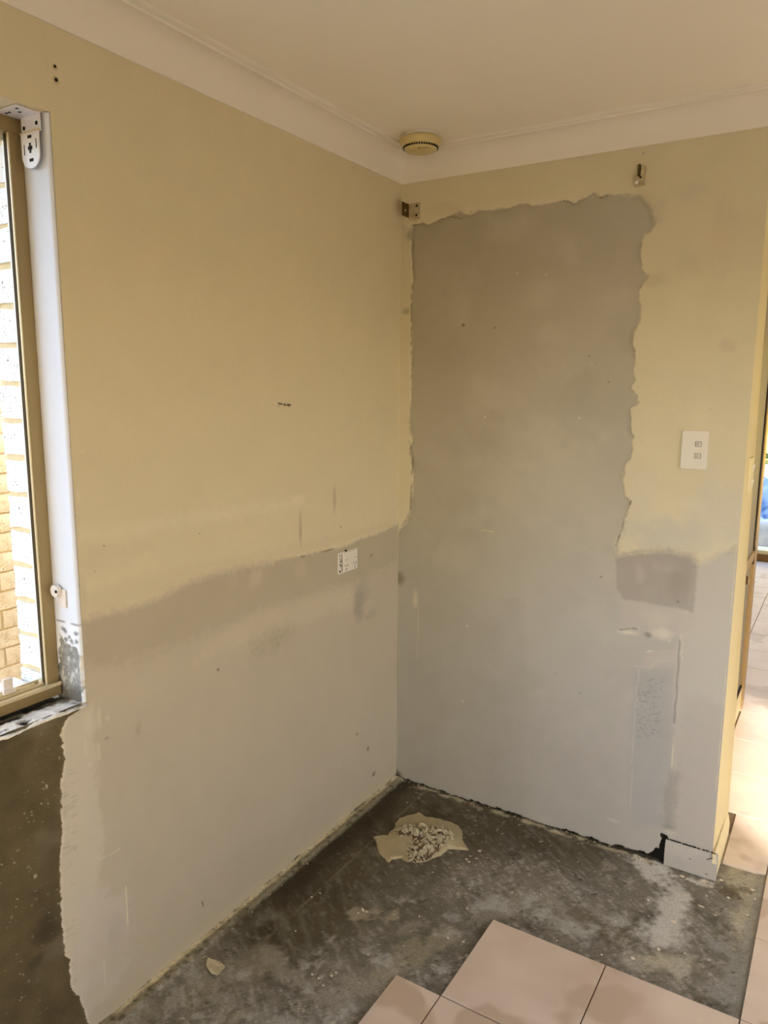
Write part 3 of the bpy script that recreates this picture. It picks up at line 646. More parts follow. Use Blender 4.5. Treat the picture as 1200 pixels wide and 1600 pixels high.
# ================================================================== FLOOR: bare slab
GX = [0.685, 1.022, 1.360]; GY = [0.102, -0.235, -0.573, -0.911]; PT = 0.338
TZ = 0.012
def slab():
    st = 0.005
    xs = np.linspace(-0.002, 1.375, 276); ys = np.linspace(-1.93, 0.115, 410)
    X, Y = np.meshgrid(xs, ys, indexing='ij')
    a = 0.62; U = X*math.cos(a)-Y*math.sin(a); Vv = X*math.sin(a)+Y*math.cos(a)   # trowel direction
    wx = X+0.05*fbm(X, Y, 5, 3, 1); wy = Y+0.05*fbm(X, Y, 5, 3, 2)
    C = np.broadcast_to(srgb(126, 122, 112), X.shape+(3,)).copy()
    C *= (1+0.30*fbm(wx, wy, 5, 6, 3, 0.65)+0.22*fbm(X, Y, 50, 3, 4, .7))[..., None]
    streak = fbm(U*0.5, Vv*5, 9, 4, 5)
    # dark olive glue-stained zone near the corner and the left wall
    t = X+0.35*(Y+0.45)*0
    dz = sstep(0.52, 0.20, X+0.10*fbm(wx, wy, 6, 3, 6)-0.30*sstep(-0.55, -0.15, Y))*sstep(-1.25, -0.9, Y)
    dz = np.maximum(dz, sstep(-0.30, -0.12, Y+0.06*fbm(wx, wy, 6, 3, 7))*sstep(1.02, 0.80, X))
    C = mixc(C, srgb(74, 66, 46), 0.85*dz)
    C = mixc(C, srgb(58, 50, 34), 0.7*dz*sstep(0.05, 0.5, fbm(wx, wy, 7, 4, 8)))
    C = mixc(C, srgb(104, 98, 80), 0.5*dz*sstep(0.1, 0.5, streak+0.4*fbm(X, Y, 12, 3, 141)))
    # laitance and scraped pale streaks
    f = sstep(0.05, 0.55, streak)*sstep(-0.3, 0.5, fbm(wx, wy, 4, 3, 9))*(1-0.75*dz)
    C = mixc(C, srgb(172, 172, 164), 0.38*f)
    f = sstep(0.35, 0.65, fbm(wx, wy, 10, 4, 10))*(1-0.6*dz); C = mixc(C, srgb(186, 182, 170), 0.5*f)
    f = sstep(0.25, 0.6, fbm(wx+3, wy, 7, 4, 11)); C = mixc(C, srgb(82, 78, 66), 0.6*f*(1-dz))
    # fibre-like scratches
    sc = sstep(0.15, 0.55, fbm(U*0.9, Vv*3.0, 42, 3, 12)); C = mixc(C, srgb(200, 200, 194), 0.42*sc*(1-0.7*dz))
    sc = sstep(0.2, 0.6, fbm(U*3.0, Vv*0.9, 38, 3, 13)); C = mixc(C, srgb(66, 62, 50), 0.42*sc)
    f = sstep(0.0, 0.5, fbm(wx+7, wy, 3.2, 4, 113)); C = mixc(C, srgb(84, 80, 66), 0.45*f*(1-dz))
    # dusty white run from the skirting block towards the middle
    def band(pts, w, col, a, seed):
        nonlocal C
        d = seg_dist(X, Y, FL(pts)); f = sstep(w, w*0.2, d+0.05*fbm(X, Y, 14, 4, seed)+0.02*fbm(X, Y, 70, 2, seed+1)); C = mixc(C, col, a*f)
    band([(1005, 1350), (1060, 1400), (1045, 1440), (1030, 1470)], 0.065, srgb(206, 206, 200), 0.85, 20)
    band([(850, 1420), (880, 1440), (910, 1450)], 0.05, srgb(184, 184, 178), 0.6, 120)
    band([(1120, 1480), (1150, 1500), (1130, 1560)], 0.05, srgb(150, 152, 148), 0.6, 122)
    band([(1060, 1370), (1110, 1385)], 0.025, srgb(214, 210, 200), 0.7, 22)
    band([(700, 1450), (640, 1490), (600, 1520)], 0.05, srgb(158, 152, 130), 0.55, 24)
    band([(760, 1430), (840, 1400), (900, 1430)], 0.05, srgb(156, 152, 142), 0.5, 26)
    band([(1010, 1490), (1040, 1505), (1060, 1510)], 0.055, srgb(182, 179, 164), 0.8, 28)
    band([(1150, 1365), (1180, 1385), (1165, 1450)], 0.07, srgb(180, 175, 156), 0.7, 30)
    band([(1135, 1392), (1118, 1388)], 0.03, srgb(88, 76, 48), 0.7, 32)
    band([(1000, 1500), (1030, 1500)], 0.05, srgb(182, 176, 156), 0.7, 34)
    band([(560, 1424), (600, 1424)], 0.03, srgb(176, 168, 146), 0.6, 36)
    band([(420, 1500), (520, 1560), (620, 1520)], 0.05, srgb(164, 160, 150), 0.5, 38)
    band([(215, 1590), (330, 1530), (420, 1490)], 0.05, srgb(150, 144, 130), 0.5, 40)
    band([(900, 1420), (960, 1470), (1000, 1440)], 0.03, srgb(92, 82, 58), 0.6, 42)
    # faint lines where units stood, parallel to the left wall
    for xx, a_ in ((0.155, 0.5), (0.235, 0.35)):
        C = mixc(C, srgb(128, 120, 98), a_*sstep(0.006, 0.002, np.abs(X-xx-0.004*fbm(X, Y, 8, 2, 44)))*sstep(-0.3, 0.3, fbm(X, Y, 9, 3, 45)))
    f = sstep(0.15, 0.5, fbm(X, Y, 16, 5, 142, .65)+0.25*fbm(X, Y, 4, 3, 143)-0.35*dz); C = mixc(C, srgb(182, 184, 180), 0.55*f)
    f = sstep(0.2, 0.5, fbm(X+9, Y, 13, 5, 144, .65)); C = mixc(C, srgb(72, 68, 54), 0.55*f)
    f = sstep(-1.0, -1.3, Y)*sstep(-0.2, 0.4, fbm(U*1.4, Vv*2.4, 24, 4, 145)); C = mixc(C, srgb(170, 170, 164), 0.5*f)
    # specks
    sp = sstep(0.60, 0.75, fbm(X, Y, 95, 2, 46)); C = mixc(C, srgb(214, 208, 192), 0.6*sp*sstep(0, .5, fbm(X, Y, 5, 2, 48)+.2))
    sp = sstep(0.64, 0.76, fbm(X, Y, 80, 2, 47)); C = mixc(C, srgb(48, 42, 32), 0.7*sp)
    # left-wall foot: remnant of bedding, grey then pale
    e = X-0.004*fbm(X, Y, 25, 4, 50)
    mar = sstep(0.040, 0.032, e); C = mixc(C, srgb(142, 134, 112), 0.9*mar); C = mixc(C, srgb(60, 54, 42), 0.7*mar*sstep(0.0, 0.4, fbm(X, Y, 60, 3, 51)))
    C = mixc(C, srgb(222, 212, 180), 0.85*sstep(0.018, 0.010, e)*sstep(-0.6, 0.0, fbm(X, Y, 14, 3, 52)))
    C = mixc(C, srgb(50, 42, 26), 0.8*sstep(0.155, 0.07, e+0.03*fbm(X, Y, 8, 3, 58))*sstep(0.036, 0.044, e)*sstep(-1.0, -0.75, Y))
    e2 = -Y+0.006*fbm(X, Y, 25, 4, 53)
    mb = sstep(0.036, 0.022, e2)*(X < 1.06); C = mixc(C, srgb(186, 178, 152), 0.8*mb*sstep(-0.2, 0.15, fbm(X, Y, 26, 3, 54)))
    C = mixc(C, GAP, 0.9*sstep(0.012, 0.006, e2+0.006*fbm(X, Y, 50, 3, 55))*(X < 1.06))
    # adhesive edge along the tiles
    td = np.minimum(np.abs(X-1.352), 9); C = mixc(C, srgb(150, 150, 144), 0.6*sstep(0.03, 0.01, td+0.01*fbm(X, Y, 40, 3, 56)))
    Zh = 0.0016*fbm(wx, wy, 9, 4, 60)+0.0009*fbm(U*0.5, Vv*4, 20, 3, 61)
    Zh = Zh+0.010*mar*(0.8+0.5*fbm(X, Y, 40, 3, 62))+0.005*mb*np.clip(fbm(X, Y, 30, 3, 63)+0.5, 0, 1)
    Zh = Zh+0.005*sstep(0.03, 0.0, td+0.012*fbm(X, Y, 40, 3, 56))
    o = np.ones(X.shape)
    rough = 0.25+0.35*(1-dz)+0.3*mar
    return np_mesh('slab', np.stack([X, Y, Zh], -1), grid_faces(len(xs), len(ys)), dict(sdB=-o, softB=o*.001, sdC=-o, softC=o*.001, rough=rough), dict(colA=C, colB=C, colC=C), True)
floor = put('floor', slab(), M_FLOOR); tag(floor, 'bare stained concrete slab with scraped adhesive', kind='structure')
g = MB()
g.span((-0.3, -5.3, -0.10), (3.75, 5.25, -0.006))
put('slab_base', g.mesh(), MAT['grout'], floor)
g = MB()   # bedding and grout between the tiles, flush a little below their faces
g.span((1.362, -5.25, -0.006), (3.6, 5.2, TZ-0.003)); g.span((1.0, 0.11, -0.006), (1.362, 5.2, TZ-0.003)); g.span((0.6, -5.25, -0.006), (1.362, -0.915, TZ-0.003)); g.span((0.690, -0.915, -0.006), (1.358, -0.576, TZ-0.004))
g.span((0.0, 1.0, -0.006), (1.0, 5.2, TZ-0.003)); g.span((0.553, -1.93, -0.006), (0.6, -0.92, TZ-0.003)); g.span((0.0, -5.25, -0.006), (0.6, -1.93, TZ-0.003))
put('grout_bed', g.mesh(), MAT['grout'], floor)
put('mortar_fillet', MB().span((1.19, 0.10, -0.004), (1.227, 0.29, 0.010), 0.002).mesh(), MAT['crumb'], floor)
# tiles, each its own mesh; whole tiles share one mesh
def tile_mesh(w, d, h=TZ+0.002):
    b = MB(); b.box((0, 0, TZ-h/2), (w, d, h), 0.0012, seg=1); return b.mesh('floor_tile')
GAPW = 0.0035
full = tile_mesh(PT-GAPW, PT-GAPW); full.materials.append(MAT['tile'])
n_t = 0
def tile_at(x0, y0, x1, y1):
    global n_t
    w, d = x1-x0-GAPW, y1-y0-GAPW
    me = full if abs(w-(PT-GAPW)) < 1e-3 and abs(d-(PT-GAPW)) < 1e-3 else tile_mesh(w, d)
    o = put('floor_tile', me, MAT['tile'], floor); o.location = ((x0+x1)/2, (y0+y1)/2, rnd.uniform(-0.0003, 0.0003)); n_t += 1
    o.rotation_euler = (rnd.uniform(-1, 1)*0.0008, rnd.uniform(-1, 1)*0.0008, 0)
for i in range(-4, 6):
    for j in range(-13, 16):
        x0 = 1.360+PT*i; x1 = x0+PT; y0 = 0.102+PT*j; y1 = y0+PT
        if x0 < -0.05 or y1 > 5.2 or y0 < -5.0: continue
        if x0 < 1.35:
            if y0 > 0.09:
                if y0 < 1.4 and x0 < 1.0: continue
                if x0 < 1.35 and y0 < 0.3:                       # cut round the wall end
                    tile_at(1.226, y0, x1, y1); continue
                if y0 < 1.2: tile_at(1.125, y0, x1, y1); continue
                if y0 < 1.7 and x0 < 1.0: continue
                tile_at(x0, y0, x1, y1)
            elif y0 > -0.6:
                if y0 < -0.5 and False: pass
                continue
            elif y0 > -0.93:
                if x0 < 0.68: continue
                tile_at(x0, y0, x1, y1)
            elif y0 > -1.28:
                if x0 < 0.30: continue
                tile_at(0.549 if x0 < 0.68 else x0, y0, x1, y1)
            elif y0 < -1.8: tile_at(max(x0, 0.0), y0, x1, y1)
            else:
                if x0 >= 0.30: tile_at(0.549 if x0 < 0.68 else x0, y0, x1, y1)
        else:
            tile_at(x0, y0, x1, y1)

# ================================================================== CEILING, CORNICE
ceiling = put('ceiling', MB().span((-0.3, -5.3, H_C), (3.75, 5.3, H_C+0.05)).mesh(), MAT['ceiling']); tag(ceiling, kind='structure')
# profile (distance from wall, z)
def corn_prof():
    P = [(0.0, H_C-0.090), (0.006, H_C-0.090), (0.009, H_C-0.083)]
    for k in range(1, 13):
        t = k/12*PI/2; P.append((0.009+0.062*(1-math.cos(t)), H_C-0.083+0.068*math.sin(t)))
    P += [(0.071, H_C-0.0165), (0.077, H_C-0.0165), (0.0775, H_C-0.0095), (0.088, H_C-0.0085), (0.091, H_C-0.006), (0.091, H_C)]
    return P
PR = corn_prof()
def sweep(path):
    """path: list of (x, y, nx, ny) mitre stations; profile offset along (nx, ny)"""
    V = np.array([[(x+nx*d, y+ny*d, z) for d, z in PR] for x, y, nx, ny in path])
    return smooth_by_angle(np_mesh('cornice', V, grid_faces(len(path), len(PR))), 40)
c1 = put('trim_1', sweep([(0, 0, 1, -1), (0, -5.2, 1, 0)]), MAT['cornice']); tag(c1, 'white coved cornice above the cream window wall', kind='structure')
c2 = put('trim_2', sweep([(0, 0, 1, -1), (XE, 0, 1, -1)][::-1]), MAT['cornice']); tag(c2, 'white coved cornice above the patched grey wall', kind='structure')
c3 = put('trim_3', sweep([(XE, 0, 1, -1), (XE-0.006, TE, 1, 0)][::-1]), MAT['cornice']); tag(c3, 'short return of cornice round the wall end', kind='structure')

# ================================================================== rest of the shell (outside the frame) and added light blockers
def shell(name, boxes, m, label=None):
    w = MB()
    for a, b in boxes: w.span(a, b)
    o = put(name, w.mesh(), m); tag(o, label, kind='structure'); return o
XR = 3.6; YJ0 = -2.317; YJ1 = -0.974
shell('wall_right', [((XR, -5.3, 0), (XR+.12, YJ0, H_C)), ((XR, YJ1, 0), (XR+.12, 5.3, H_C)), ((XR, YJ0, 2.1), (XR+.12, YJ1, H_C))], MAT['wall_plain'])
shell('wall_rear', [((-0.15, -5.42, 0), (1.4, -5.3, H_C)), ((3.0, -5.42, 0), (XR+.12, -5.3, H_C)), ((1.4, -5.42, 0), (3.0, -5.3, 0.9)), ((1.4, -5.42, 2.1), (3.0, -5.3, H_C))], MAT['wall_plain'])
# passage: side wall with the glazed panel, far wall with a sliding-door opening
shell('wall_passage', [((1.00, TE, 0), (1.117, 0.80, H_C)), ((1.05, 0.80, 2.12), (1.117, 1.62, H_C))], MAT['wall_plain'])
shell('wall_alcove', [((-0.15, TE, 0), (-0.05, 5.3, H_C)), ((-0.05, 1.52, 0), (1.05, 1.60, H_C)), ((-0.05, TE, 0), (1.0, TE+0.02, H_C))], MAT['wall_plain'])
shell('wall_far', [((-0.15, 5.25, 0), (0.35, 5.35, H_C)), ((2.75, 5.25, 0), (XR+.12, 5.35, H_C)), ((0.35, 5.25, 2.1), (2.75, 5.35, H_C))], MAT['wall_plain'])
k_ = put('trim_4', MB().span((1.045, 0.80, 0), (1.119, 1.474, 0.128), 0.002).mesh(), MAT['skirt_cream']); tag(k_, 'pale kerb under the screen door panel', kind='structure')
# brick outer skin of the window wall
w = MB()
for a, b in [((-0.2345, YW+0.001, -0.3), (-0.152, 0.4, 2.7)), ((-0.225, -5.3, -0.3), (-0.152, YW+0.004, Z0-0.05)), ((-0.225, -5.3, Z1+0.02), (-0.152, YW+0.004, 2.7)), ((-0.225, -5.3, Z0-0.05), (-0.152, YE, Z1+0.02))]: w.span(a, b)
wall_outer = put('wall_outer', w.mesh(), MAT['pale_mortar']); tag(wall_outer, 'pale brick outer skin beside the window', kind='structure')

def rough_brick(w_, d_, h_, seed, amp=0.0025):
    """box w x d x h with broken faces"""
    r = random.Random(seed); b = MB(); b.box((0, 0, 0), (w_, d_, h_)); bmesh.ops.subdivide_edges(b.bm, edges=b.bm.edges[:], cuts=2, use_grid_fill=True)
    for v in b.bm.verts: v.co += Vector((r.uniform(-amp, amp), r.uniform(-amp, amp), r.uniform(-amp, amp)))
    return b.mesh('brick')
CH = 0.086
wb = [rough_brick(0.108, 0.23, 0.074, 10+i) for i in range(5)] ; wh = [rough_brick(0.108, 0.11, 0.074, 20+i) for i in range(5)]
for me in wb+wh: me.materials.append(MAT['white_brick'])
zc0 = 1.550-CH/2-0.005
k0 = -12
for k in range(-12, 9):                                   # pier beside the window: every course shows its end
    zc = zc0+k*CH+CH/2
    half = k % 2
    me = rnd.choice(wh if half else wb); o = put('brick', me, None, wall_outer); L_ = 0.11 if half else 0.23
    o.location = (-0.181, YW-0.004+L_/2, zc)
    y = YW-0.004+L_+0.012
    for q in range(2):
        o = put('brick', rnd.choice(wb), None, wall_outer); o.location = (-0.181, y+0.115, zc); y += 0.242
for q in range(8):                                        # brick sill course on edge outside the frame
    o = put('brick', wh[q % 5], None, wall_outer); o.location = (-0.20, YW-0.05-q*0.086, Z0-0.045); o.rotation_euler = (PI/2, 0, 0); o.rotation_euler = (PI/2, 0.0, 0.0)

# neighbouring boundary wall of cream bricks across the side path
XB = -1.63
wall_path = put('wall_boundary', MB().span((XB-0.2, -1.87, -0.3), (XB-0.006, 3.0, 3.4)).mesh(), MAT['pale_mortar']); tag(wall_path, 'cream brick wall across the side path outside the window', kind='structure')
yb_ = [rough_brick(0.05, 0.23, 0.076, 40+i, 0.002) for i in range(6)]
for me in yb_: me.materials.append(MAT['yellow_brick'])
n_b = 0
for k in range(38):
    zc = 0.05+k*CH
    off = 0.121*(k % 2)
    for j in range(8):
        y = -1.75+off+j*0.242
        o = put('brick', yb_[rnd.randrange(6)], None, wall_path); o.location = (XB-0.022+rnd.uniform(-.002, .002), y, zc); n_b += 1
b = MB()
for k in range(38):
    zc = 0.05+k*CH; off = 0.121*(k % 2)
    for j in range(8, 18):
        b.box((XB-0.022, -1.75+off+j*0.242, zc), (0.05, 0.23, 0.076))
o = put('brickwork', b.mesh(), MAT['yellow_brick'], wall_path); o['kind'] = 'stuff'
shell('wall_sky_blocker', [((7.0, -9.0, -0.2), (7.2, 4.0, 2.25))], MAT['soffit'], 'unseen wall added to cut low sky light through the door opening')  # unseen wall, added to block horizon sky light on the left wall
ground = put('ground_outside', MB().span((-3.0, -8, -0.35), (-0.15, 3.2, -0.25)).span((XR+.12, -8, -0.35), (9, 8, -0.1)).span((-3, -12, -0.35), (9, -5.42, -0.1)).span((-3, 5.35, -0.35), (9, 12, -0.12)).mesh(), MAT['concrete_out']); tag(ground, 'pale paving outside', kind='structure')
eave_sun_block = put('eave_sun_block', MB().span((XR+.12, -6.2, 2.42), (XR+0.75, 6.0, 2.5)).span((-0.32, -6.2, 2.62), (-0.15, 6.0, 2.7)).span((-0.32, -7.6, 2.42), (XR+0.75, -5.42, 2.5)).span((-0.3, -5.3, H_C+0.06), (3.75, 5.3, H_C+0.1)).mesh(), MAT['soffit']); tag(eave_sun_block, 'unseen eaves added to keep sun off the openings', kind='structure')  # unseen overhang, added to block sun at the rear and right openings

# ================================================================== WINDOW
win = thing('window_1', None, None, (-0.115, -2.33, Z0)); tag(win, 'bronze aluminium sliding window in the left wall', kind='structure')
def loc_mesh(b, name, parent, m, label=None, smooth=True):
    me = b.mesh(name)
    me.transform(Matrix.Translation(-parent.location) if parent.parent is None else Matrix.Identity(4))
    if smooth: smooth_by_angle(me)
    return put(name, me, m, parent, label)
def wpart(name, boxes, m, label=None, bev=0.0015):
    b = MB()
    for q in boxes: b.span(q[0], q[1], bev)
    return loc_mesh(b, name, win, m, label)
FZ0 = Z0+0.004
for ya, yb2, sg in ((YW-0.001, YW-0.030, 1), (YE+0.001, YE+0.030, 1)):
    wpart('jamb', [((-0.109, min(ya, yb2), FZ0+0.030), (-0.086, max(ya, yb2), Z1-0.001))], MAT['alu'])
wpart('outer_jamb', [((-0.150, YW-0.005, FZ0+0.026), (-0.108, YW-0.001, Z1-0.001))], MAT['alu_light'], 'pale outer jamb')
wpart('head_rail', [((-0.150, YE+0.001, Z1-0.034), (-0.084, YW-0.001, Z1-0.0005))], MAT['alu'])
wpart('track_bead', [((-0.0925, YW-0.0335, FZ0+0.03), (-0.0865, YW-0.030, Z1-0.034))], MAT['alu_light'], 'pale bead along the window jamb')
for i, xx in enumerate((-0.0955, -0.1005, -0.1060)):
    wpart('track_groove', [((xx-0.0014, YW-0.0312, FZ0+0.03), (xx+0.0014, YW-0.0295, Z1-0.034))], MAT['alu_dark'], 'dark jamb groove')
wpart('weather_strip', [((-0.150, YW-0.0075, FZ0+0.026), (-0.144, YW-0.005, Z1-0.034))], MAT['plastic'], 'white weather strip')
wpart('bottom_rail', [((-0.150, YE+0.001, FZ0), (-0.080, YW-0.001, FZ0+0.026))], MAT['alu'])
wpart('rail_lip', [((-0.084, YE+0.001, FZ0+0.024), (-0.077, YW-0.001, FZ0+0.033))], MAT['alu_light'])
wpart('sill_track', [((-0.128, YE+0.03, FZ0+0.026), (-0.124, YW-0.03, FZ0+0.036)), ((-0.105, YE+0.03, FZ0+0.026), (-0.101, YW-0.03, FZ0+0.034)), ((-0.150, YE+0.001, FZ0+0.025), (-0.086, YW-0.001, FZ0+0.027))], MAT['alu_light'])
wpart('pane', [((-0.1355, YE+0.03, FZ0+0.03), (-0.1325, YW-0.005, Z1-0.034))], MAT['glass'], None, 0)
b = MB()
for i in range(5):
    b.box((-0.112+0.004*(i % 2), -1.508-0.012*i, FZ0+0.036), (0.002, 0.05, 0.004), rot=Matrix.Rotation(0.12*(i-2), 3, 'Z'))
loc_mesh(b, 'weather_strip', win, MAT['alu_light'])
t = thing('latch_block', 'small white plastic latch block standing on the window track', 'latch', (-0.112, -1.545, FZ0+0.034))
b = MB(); b.box((0, 0, 0.018), (0.010, 0.022, 0.036), 0.002); put('block', smooth_by_angle(b.mesh()), MAT['clear_plastic'], t)
b = MB(); b.box((0.007, 0.0, 0.006), (0.006, 0.03, 0.010), 0.001); put('foot', b.mesh(), MAT['clear_plastic'], t)

# ================================================================== FITTINGS
# smoke alarm
t = thing('smoke_alarm', 'round yellowed smoke alarm on the ceiling by the corner', 'smoke alarm', (0.182, -0.186, H_C), 0.3)
b = MB(); b.lathe([(0, 0), (0.058, 0), (0.058, -0.008), (0.054, -0.011), (0, -0.011)]); put('base_plate', smooth_by_angle(b.mesh()), MAT['plastic'], t, 'paler mounting plate')
b = MB(); b.lathe([(0, -0.010), (0.058, -0.010), (0.066, -0.014), (0.0675, -0.020), (0.0665, -0.030), (0.062, -0.0365), (0.0565, -0.0385), (0.0565, -0.0395), (0, -0.0395)], n=64); put('body', smooth_by_angle(b.mesh(), 50), MAT['cream_plastic'], t)
b = MB(); b.lathe([(0.0, -0.039), (0.0545, -0.039), (0.0545, -0.044), (0.052, -0.048), (0.040, -0.0515), (0.0, -0.0535)], n=64); put('cover', smooth_by_angle(b.mesh(), 50), MAT['cream_plastic'], t)
b = MB()
for k in range(44):
    a = 2*PI*k/44
    b.box((0.0560*math.cos(a), 0.0560*math.sin(a), -0.0408), (0.0040, 0.0046, 0.0052), rot=Matrix.Rotation(a, 3, 'Z'))
o = put('vent_slots', b.mesh(), MAT['dark'], t, 'ring of dark vent slots'); o['kind'] = 'stuff'
b = MB(); b.cyl((0.024, -0.030, -0.0528), 0.011, 0.0022, n=28); put('test_button', b.mesh(), MAT['cream_plastic'], t)
b = MB(); b.cyl((0.004, -0.040, -0.0523), 0.0025, 0.002, n=12); put('indicator_lamp', b.mesh(), MAT['brass'], t)

# white roller-blind bracket in the top corner of the window
BX = -0.043
t = thing('blind_bracket', 'white metal roller blind bracket at the top corner of the window', 'bracket', (BX, YW-0.004, Z1-0.001))
def tongue():
    P = [(-0.030, -0.033), (0.030, -0.033), (0.030, -0.078)]
    for k in range(0, 13):
        a = -k/12*PI; P.append((0.030*math.cos(a), -0.080+0.026*math.sin(a)))
    return P
b = MB(); b.prism(tongue(), lambda u, v, q: (u, q, v), -0.0065, -0.009); put('tongue', b.mesh(), MAT['steel'], t)
b = MB(); b.box((0.001, -0.0045, -0.018), (0.064, 0.003, 0.036), 0.001); put('back_plate', b.mesh(), MAT['steel'], t)
b = MB(); b.box((-0.004, -0.030, -0.0015), (0.072, 0.052, 0.003), 0.001); put('top_plate', b.mesh(), MAT['steel'], t)
b = MB(); b.box((0.001, -0.008, -0.0345), (0.064, 0.005, 0.003), 0.001); put('fold', b.mesh(), MAT['alu_light'], t)
def slot(c, d, rot=None):
    b = MB(); b.box(c, d, 0.0, rot=rot); return put('slot', b.mesh(), MAT['dark'], t, 'dark slot')
slot((0.0, -0.0092, -0.044), (0.013, 0.0008, 0.006)); slot((0.0, -0.0092, -0.066), (0.006, 0.0008, 0.020)); slot((0.0, -0.0093, -0.066), (0.014, 0.0008, 0.007))
slot((-0.020, -0.0092, -0.068), (0.0022, 0.0008, 0.020)); slot((0.021, -0.0092, -0.060), (0.0022, 0.0008, 0.018)); slot((0.002, -0.0092, -0.090), (0.013, 0.0008, 0.006))
for q in ((0.022, -0.0062, -0.020), (-0.021, -0.0062, -0.024)):
    b = MB(); b.cyl(q, 0.0042, 0.0012, 'Y', 16); put('screw_hole', b.mesh(), MAT['dark'], t, 'dark screw hole')
for q in ((-0.026, -0.040), (-0.016, -0.040), (0.004, -0.030), (0.018, -0.045)):
    b = MB(); b.box((q[0], q[1], -0.0032), (0.007, 0.005, 0.0008)); put('slot', b.mesh(), MAT['dark'], t)

# L bracket in the corner: dark leaf turned to the room, painted leaf on the wall
P0 = ony(636, 333)
t = thing('metal_bracket', 'small overpainted steel angle bracket in the corner below the cornice', 'bracket', (0.030, 0.0, 2.213))
b = MB(); b.box((0.026, -0.003, 0.0), (0.046, 0.003, 0.056), 0.0008); put('wall_leaf', b.mesh(), MAT['painted_metal'], t)
b = MB(); b.box((0.003, -0.026, 0.003), (0.003, 0.050, 0.046), 0.0008); put('folded_leaf', b.mesh(), MAT['brass'], t, 'dark unpainted leaf')
for q in ((0.037, -0.0048, 0.017), (0.036, -0.0048, -0.015)):
    b = MB(); b.cyl(q, 0.0042, 0.0012, 'Y', 14); put('screw_hole', b.mesh(), MAT['dark'], t, 'dark screw hole')
b = MB(); b.lathe([(0.0, 0), (0.0045, 0.0), (0.0045, 0.0015), (0.0, 0.003)], n=12); me = b.mesh(); me.transform(Matrix.Translation((0.0045, -0.030, 0.0)) @ Matrix.Rotation(PI/2, 4, 'Y')); put('screw_head', me, MAT['painted_metal'], t)
b = MB(); b.box((0.024, -0.005, -0.029), (0.036, 0.006, 0.010), 0.002, rot=Matrix.Rotation(0.3, 3, 'Y')); put('filler_blob', b.mesh(), MAT['mortar'], t)

# broken clip bracket high on the cream paint
t = thing('clip_bracket', 'small broken metal clip with two prongs on the cream paint below the cornice', 'bracket', (0.848, 0.0, 2.226))
b = MB(); b.box((0.0, -0.008, -0.017), (0.028, 0.016, 0.026), 0.003); put('foot', b.mesh(), MAT['painted_metal'], t)
b = MB(); b.box((-0.009, -0.007, 0.013), (0.006, 0.013, 0.034), 0.001); put('prong', b.mesh(), MAT['painted_metal'], t)
b = MB(); b.box((0.009, -0.009, 0.010), (0.010, 0.014, 0.030), 0.002, rot=Matrix.Rotation(0.12, 3, 'Y')); put('prong', b.mesh(), MAT['painted_metal'], t)
b = MB(); b.box((-0.002, -0.010, 0.012), (0.005, 0.010, 0.038), 0.001); put('catch', b.mesh(), MAT['brass'], t, 'dark metal catch')
b = MB(); b.cyl((-0.006, -0.017, -0.022), 0.005, 0.004, 'Y', 14); put('screw_head', b.mesh(), MAT['plastic'], t)
b = MB(); b.box((0.004, -0.0165, -0.008), (0.006, 0.002, 0.006)); put('slot', b.mesh(), MAT['dark'], t)

# double power outlet without its cover, left wall
y0, z0, y1, z1 = -0.410, 0.932, -0.293, 1.018
CY, CZ = (y0+y1)/2, 0.983
t = thing('power_outlet', 'uncovered double power outlet on the left wall at bench height', 'power outlet', (0.0, CY, CZ))
HW, HH = 0.0575, 0.0375
def OB(name, y, z, w_, h_, x0=0.0, x1=0.006, m='plastic', label=None, bev=0.001, rot=None):
    b = MB(); b.box(((x0+x1)/2, y, z), (x1-x0, w_, h_), bev, rot=rot); return put(name, b.mesh(), MAT[m], t, label)
OB('back_plate', 0, 0, 2*HW, 2*HH, 0, 0.004, 'plastic'); OB('raised_block', 0.008, 0.0, 0.088, 0.070, 0.004, 0.010, 'plastic', bev=0.002)
OB('gap_shadow_line', -0.0375, 0.0, 0.0022, 0.064, 0.003, 0.0046, 'dark', 'dark gap beside the block', 0)
for y in (-0.018, 0.034):
    for dy, dz, r in ((-0.007, -0.012, 0.45), (0.007, -0.012, -0.45), (0.0, -0.026, 0.0)):
        OB('pin_slot', y+dy, dz, 0.0020, 0.009, 0.0098, 0.0106, 'dark', 'dark pin slot', 0, Matrix.Rotation(r, 3, 'X'))
    OB('switch_rocker', y, 0.016, 0.012, 0.014, 0.0098, 0.0112, 'plastic'); OB('rocker_gap', y+0.001, 0.0085, 0.013, 0.0012, 0.0098, 0.0108, 'dark', 'dark rocker edge', 0)
for y, z, w_ in ((-0.051, 0.028, 0.004), (-0.050, 0.016, 0.004), (-0.045, 0.006, 0.006), (-0.049, -0.004, 0.005), (-0.044, -0.010, 0.005), (-0.050, -0.029, 0.007), (0.0535, 0.029, 0.004), (0.0535, -0.022, 0.005), (0.0535, 0.004, 0.003)):
    OB('clip_hole', y, z, w_, w_*1.1, 0.0036, 0.0046, 'dark', 'dark clip hole', 0)
OB('debris', -0.012, 0.0385, 0.008, 0.006, 0.0, 0.005, 'dark', 'dark crumb', 0)

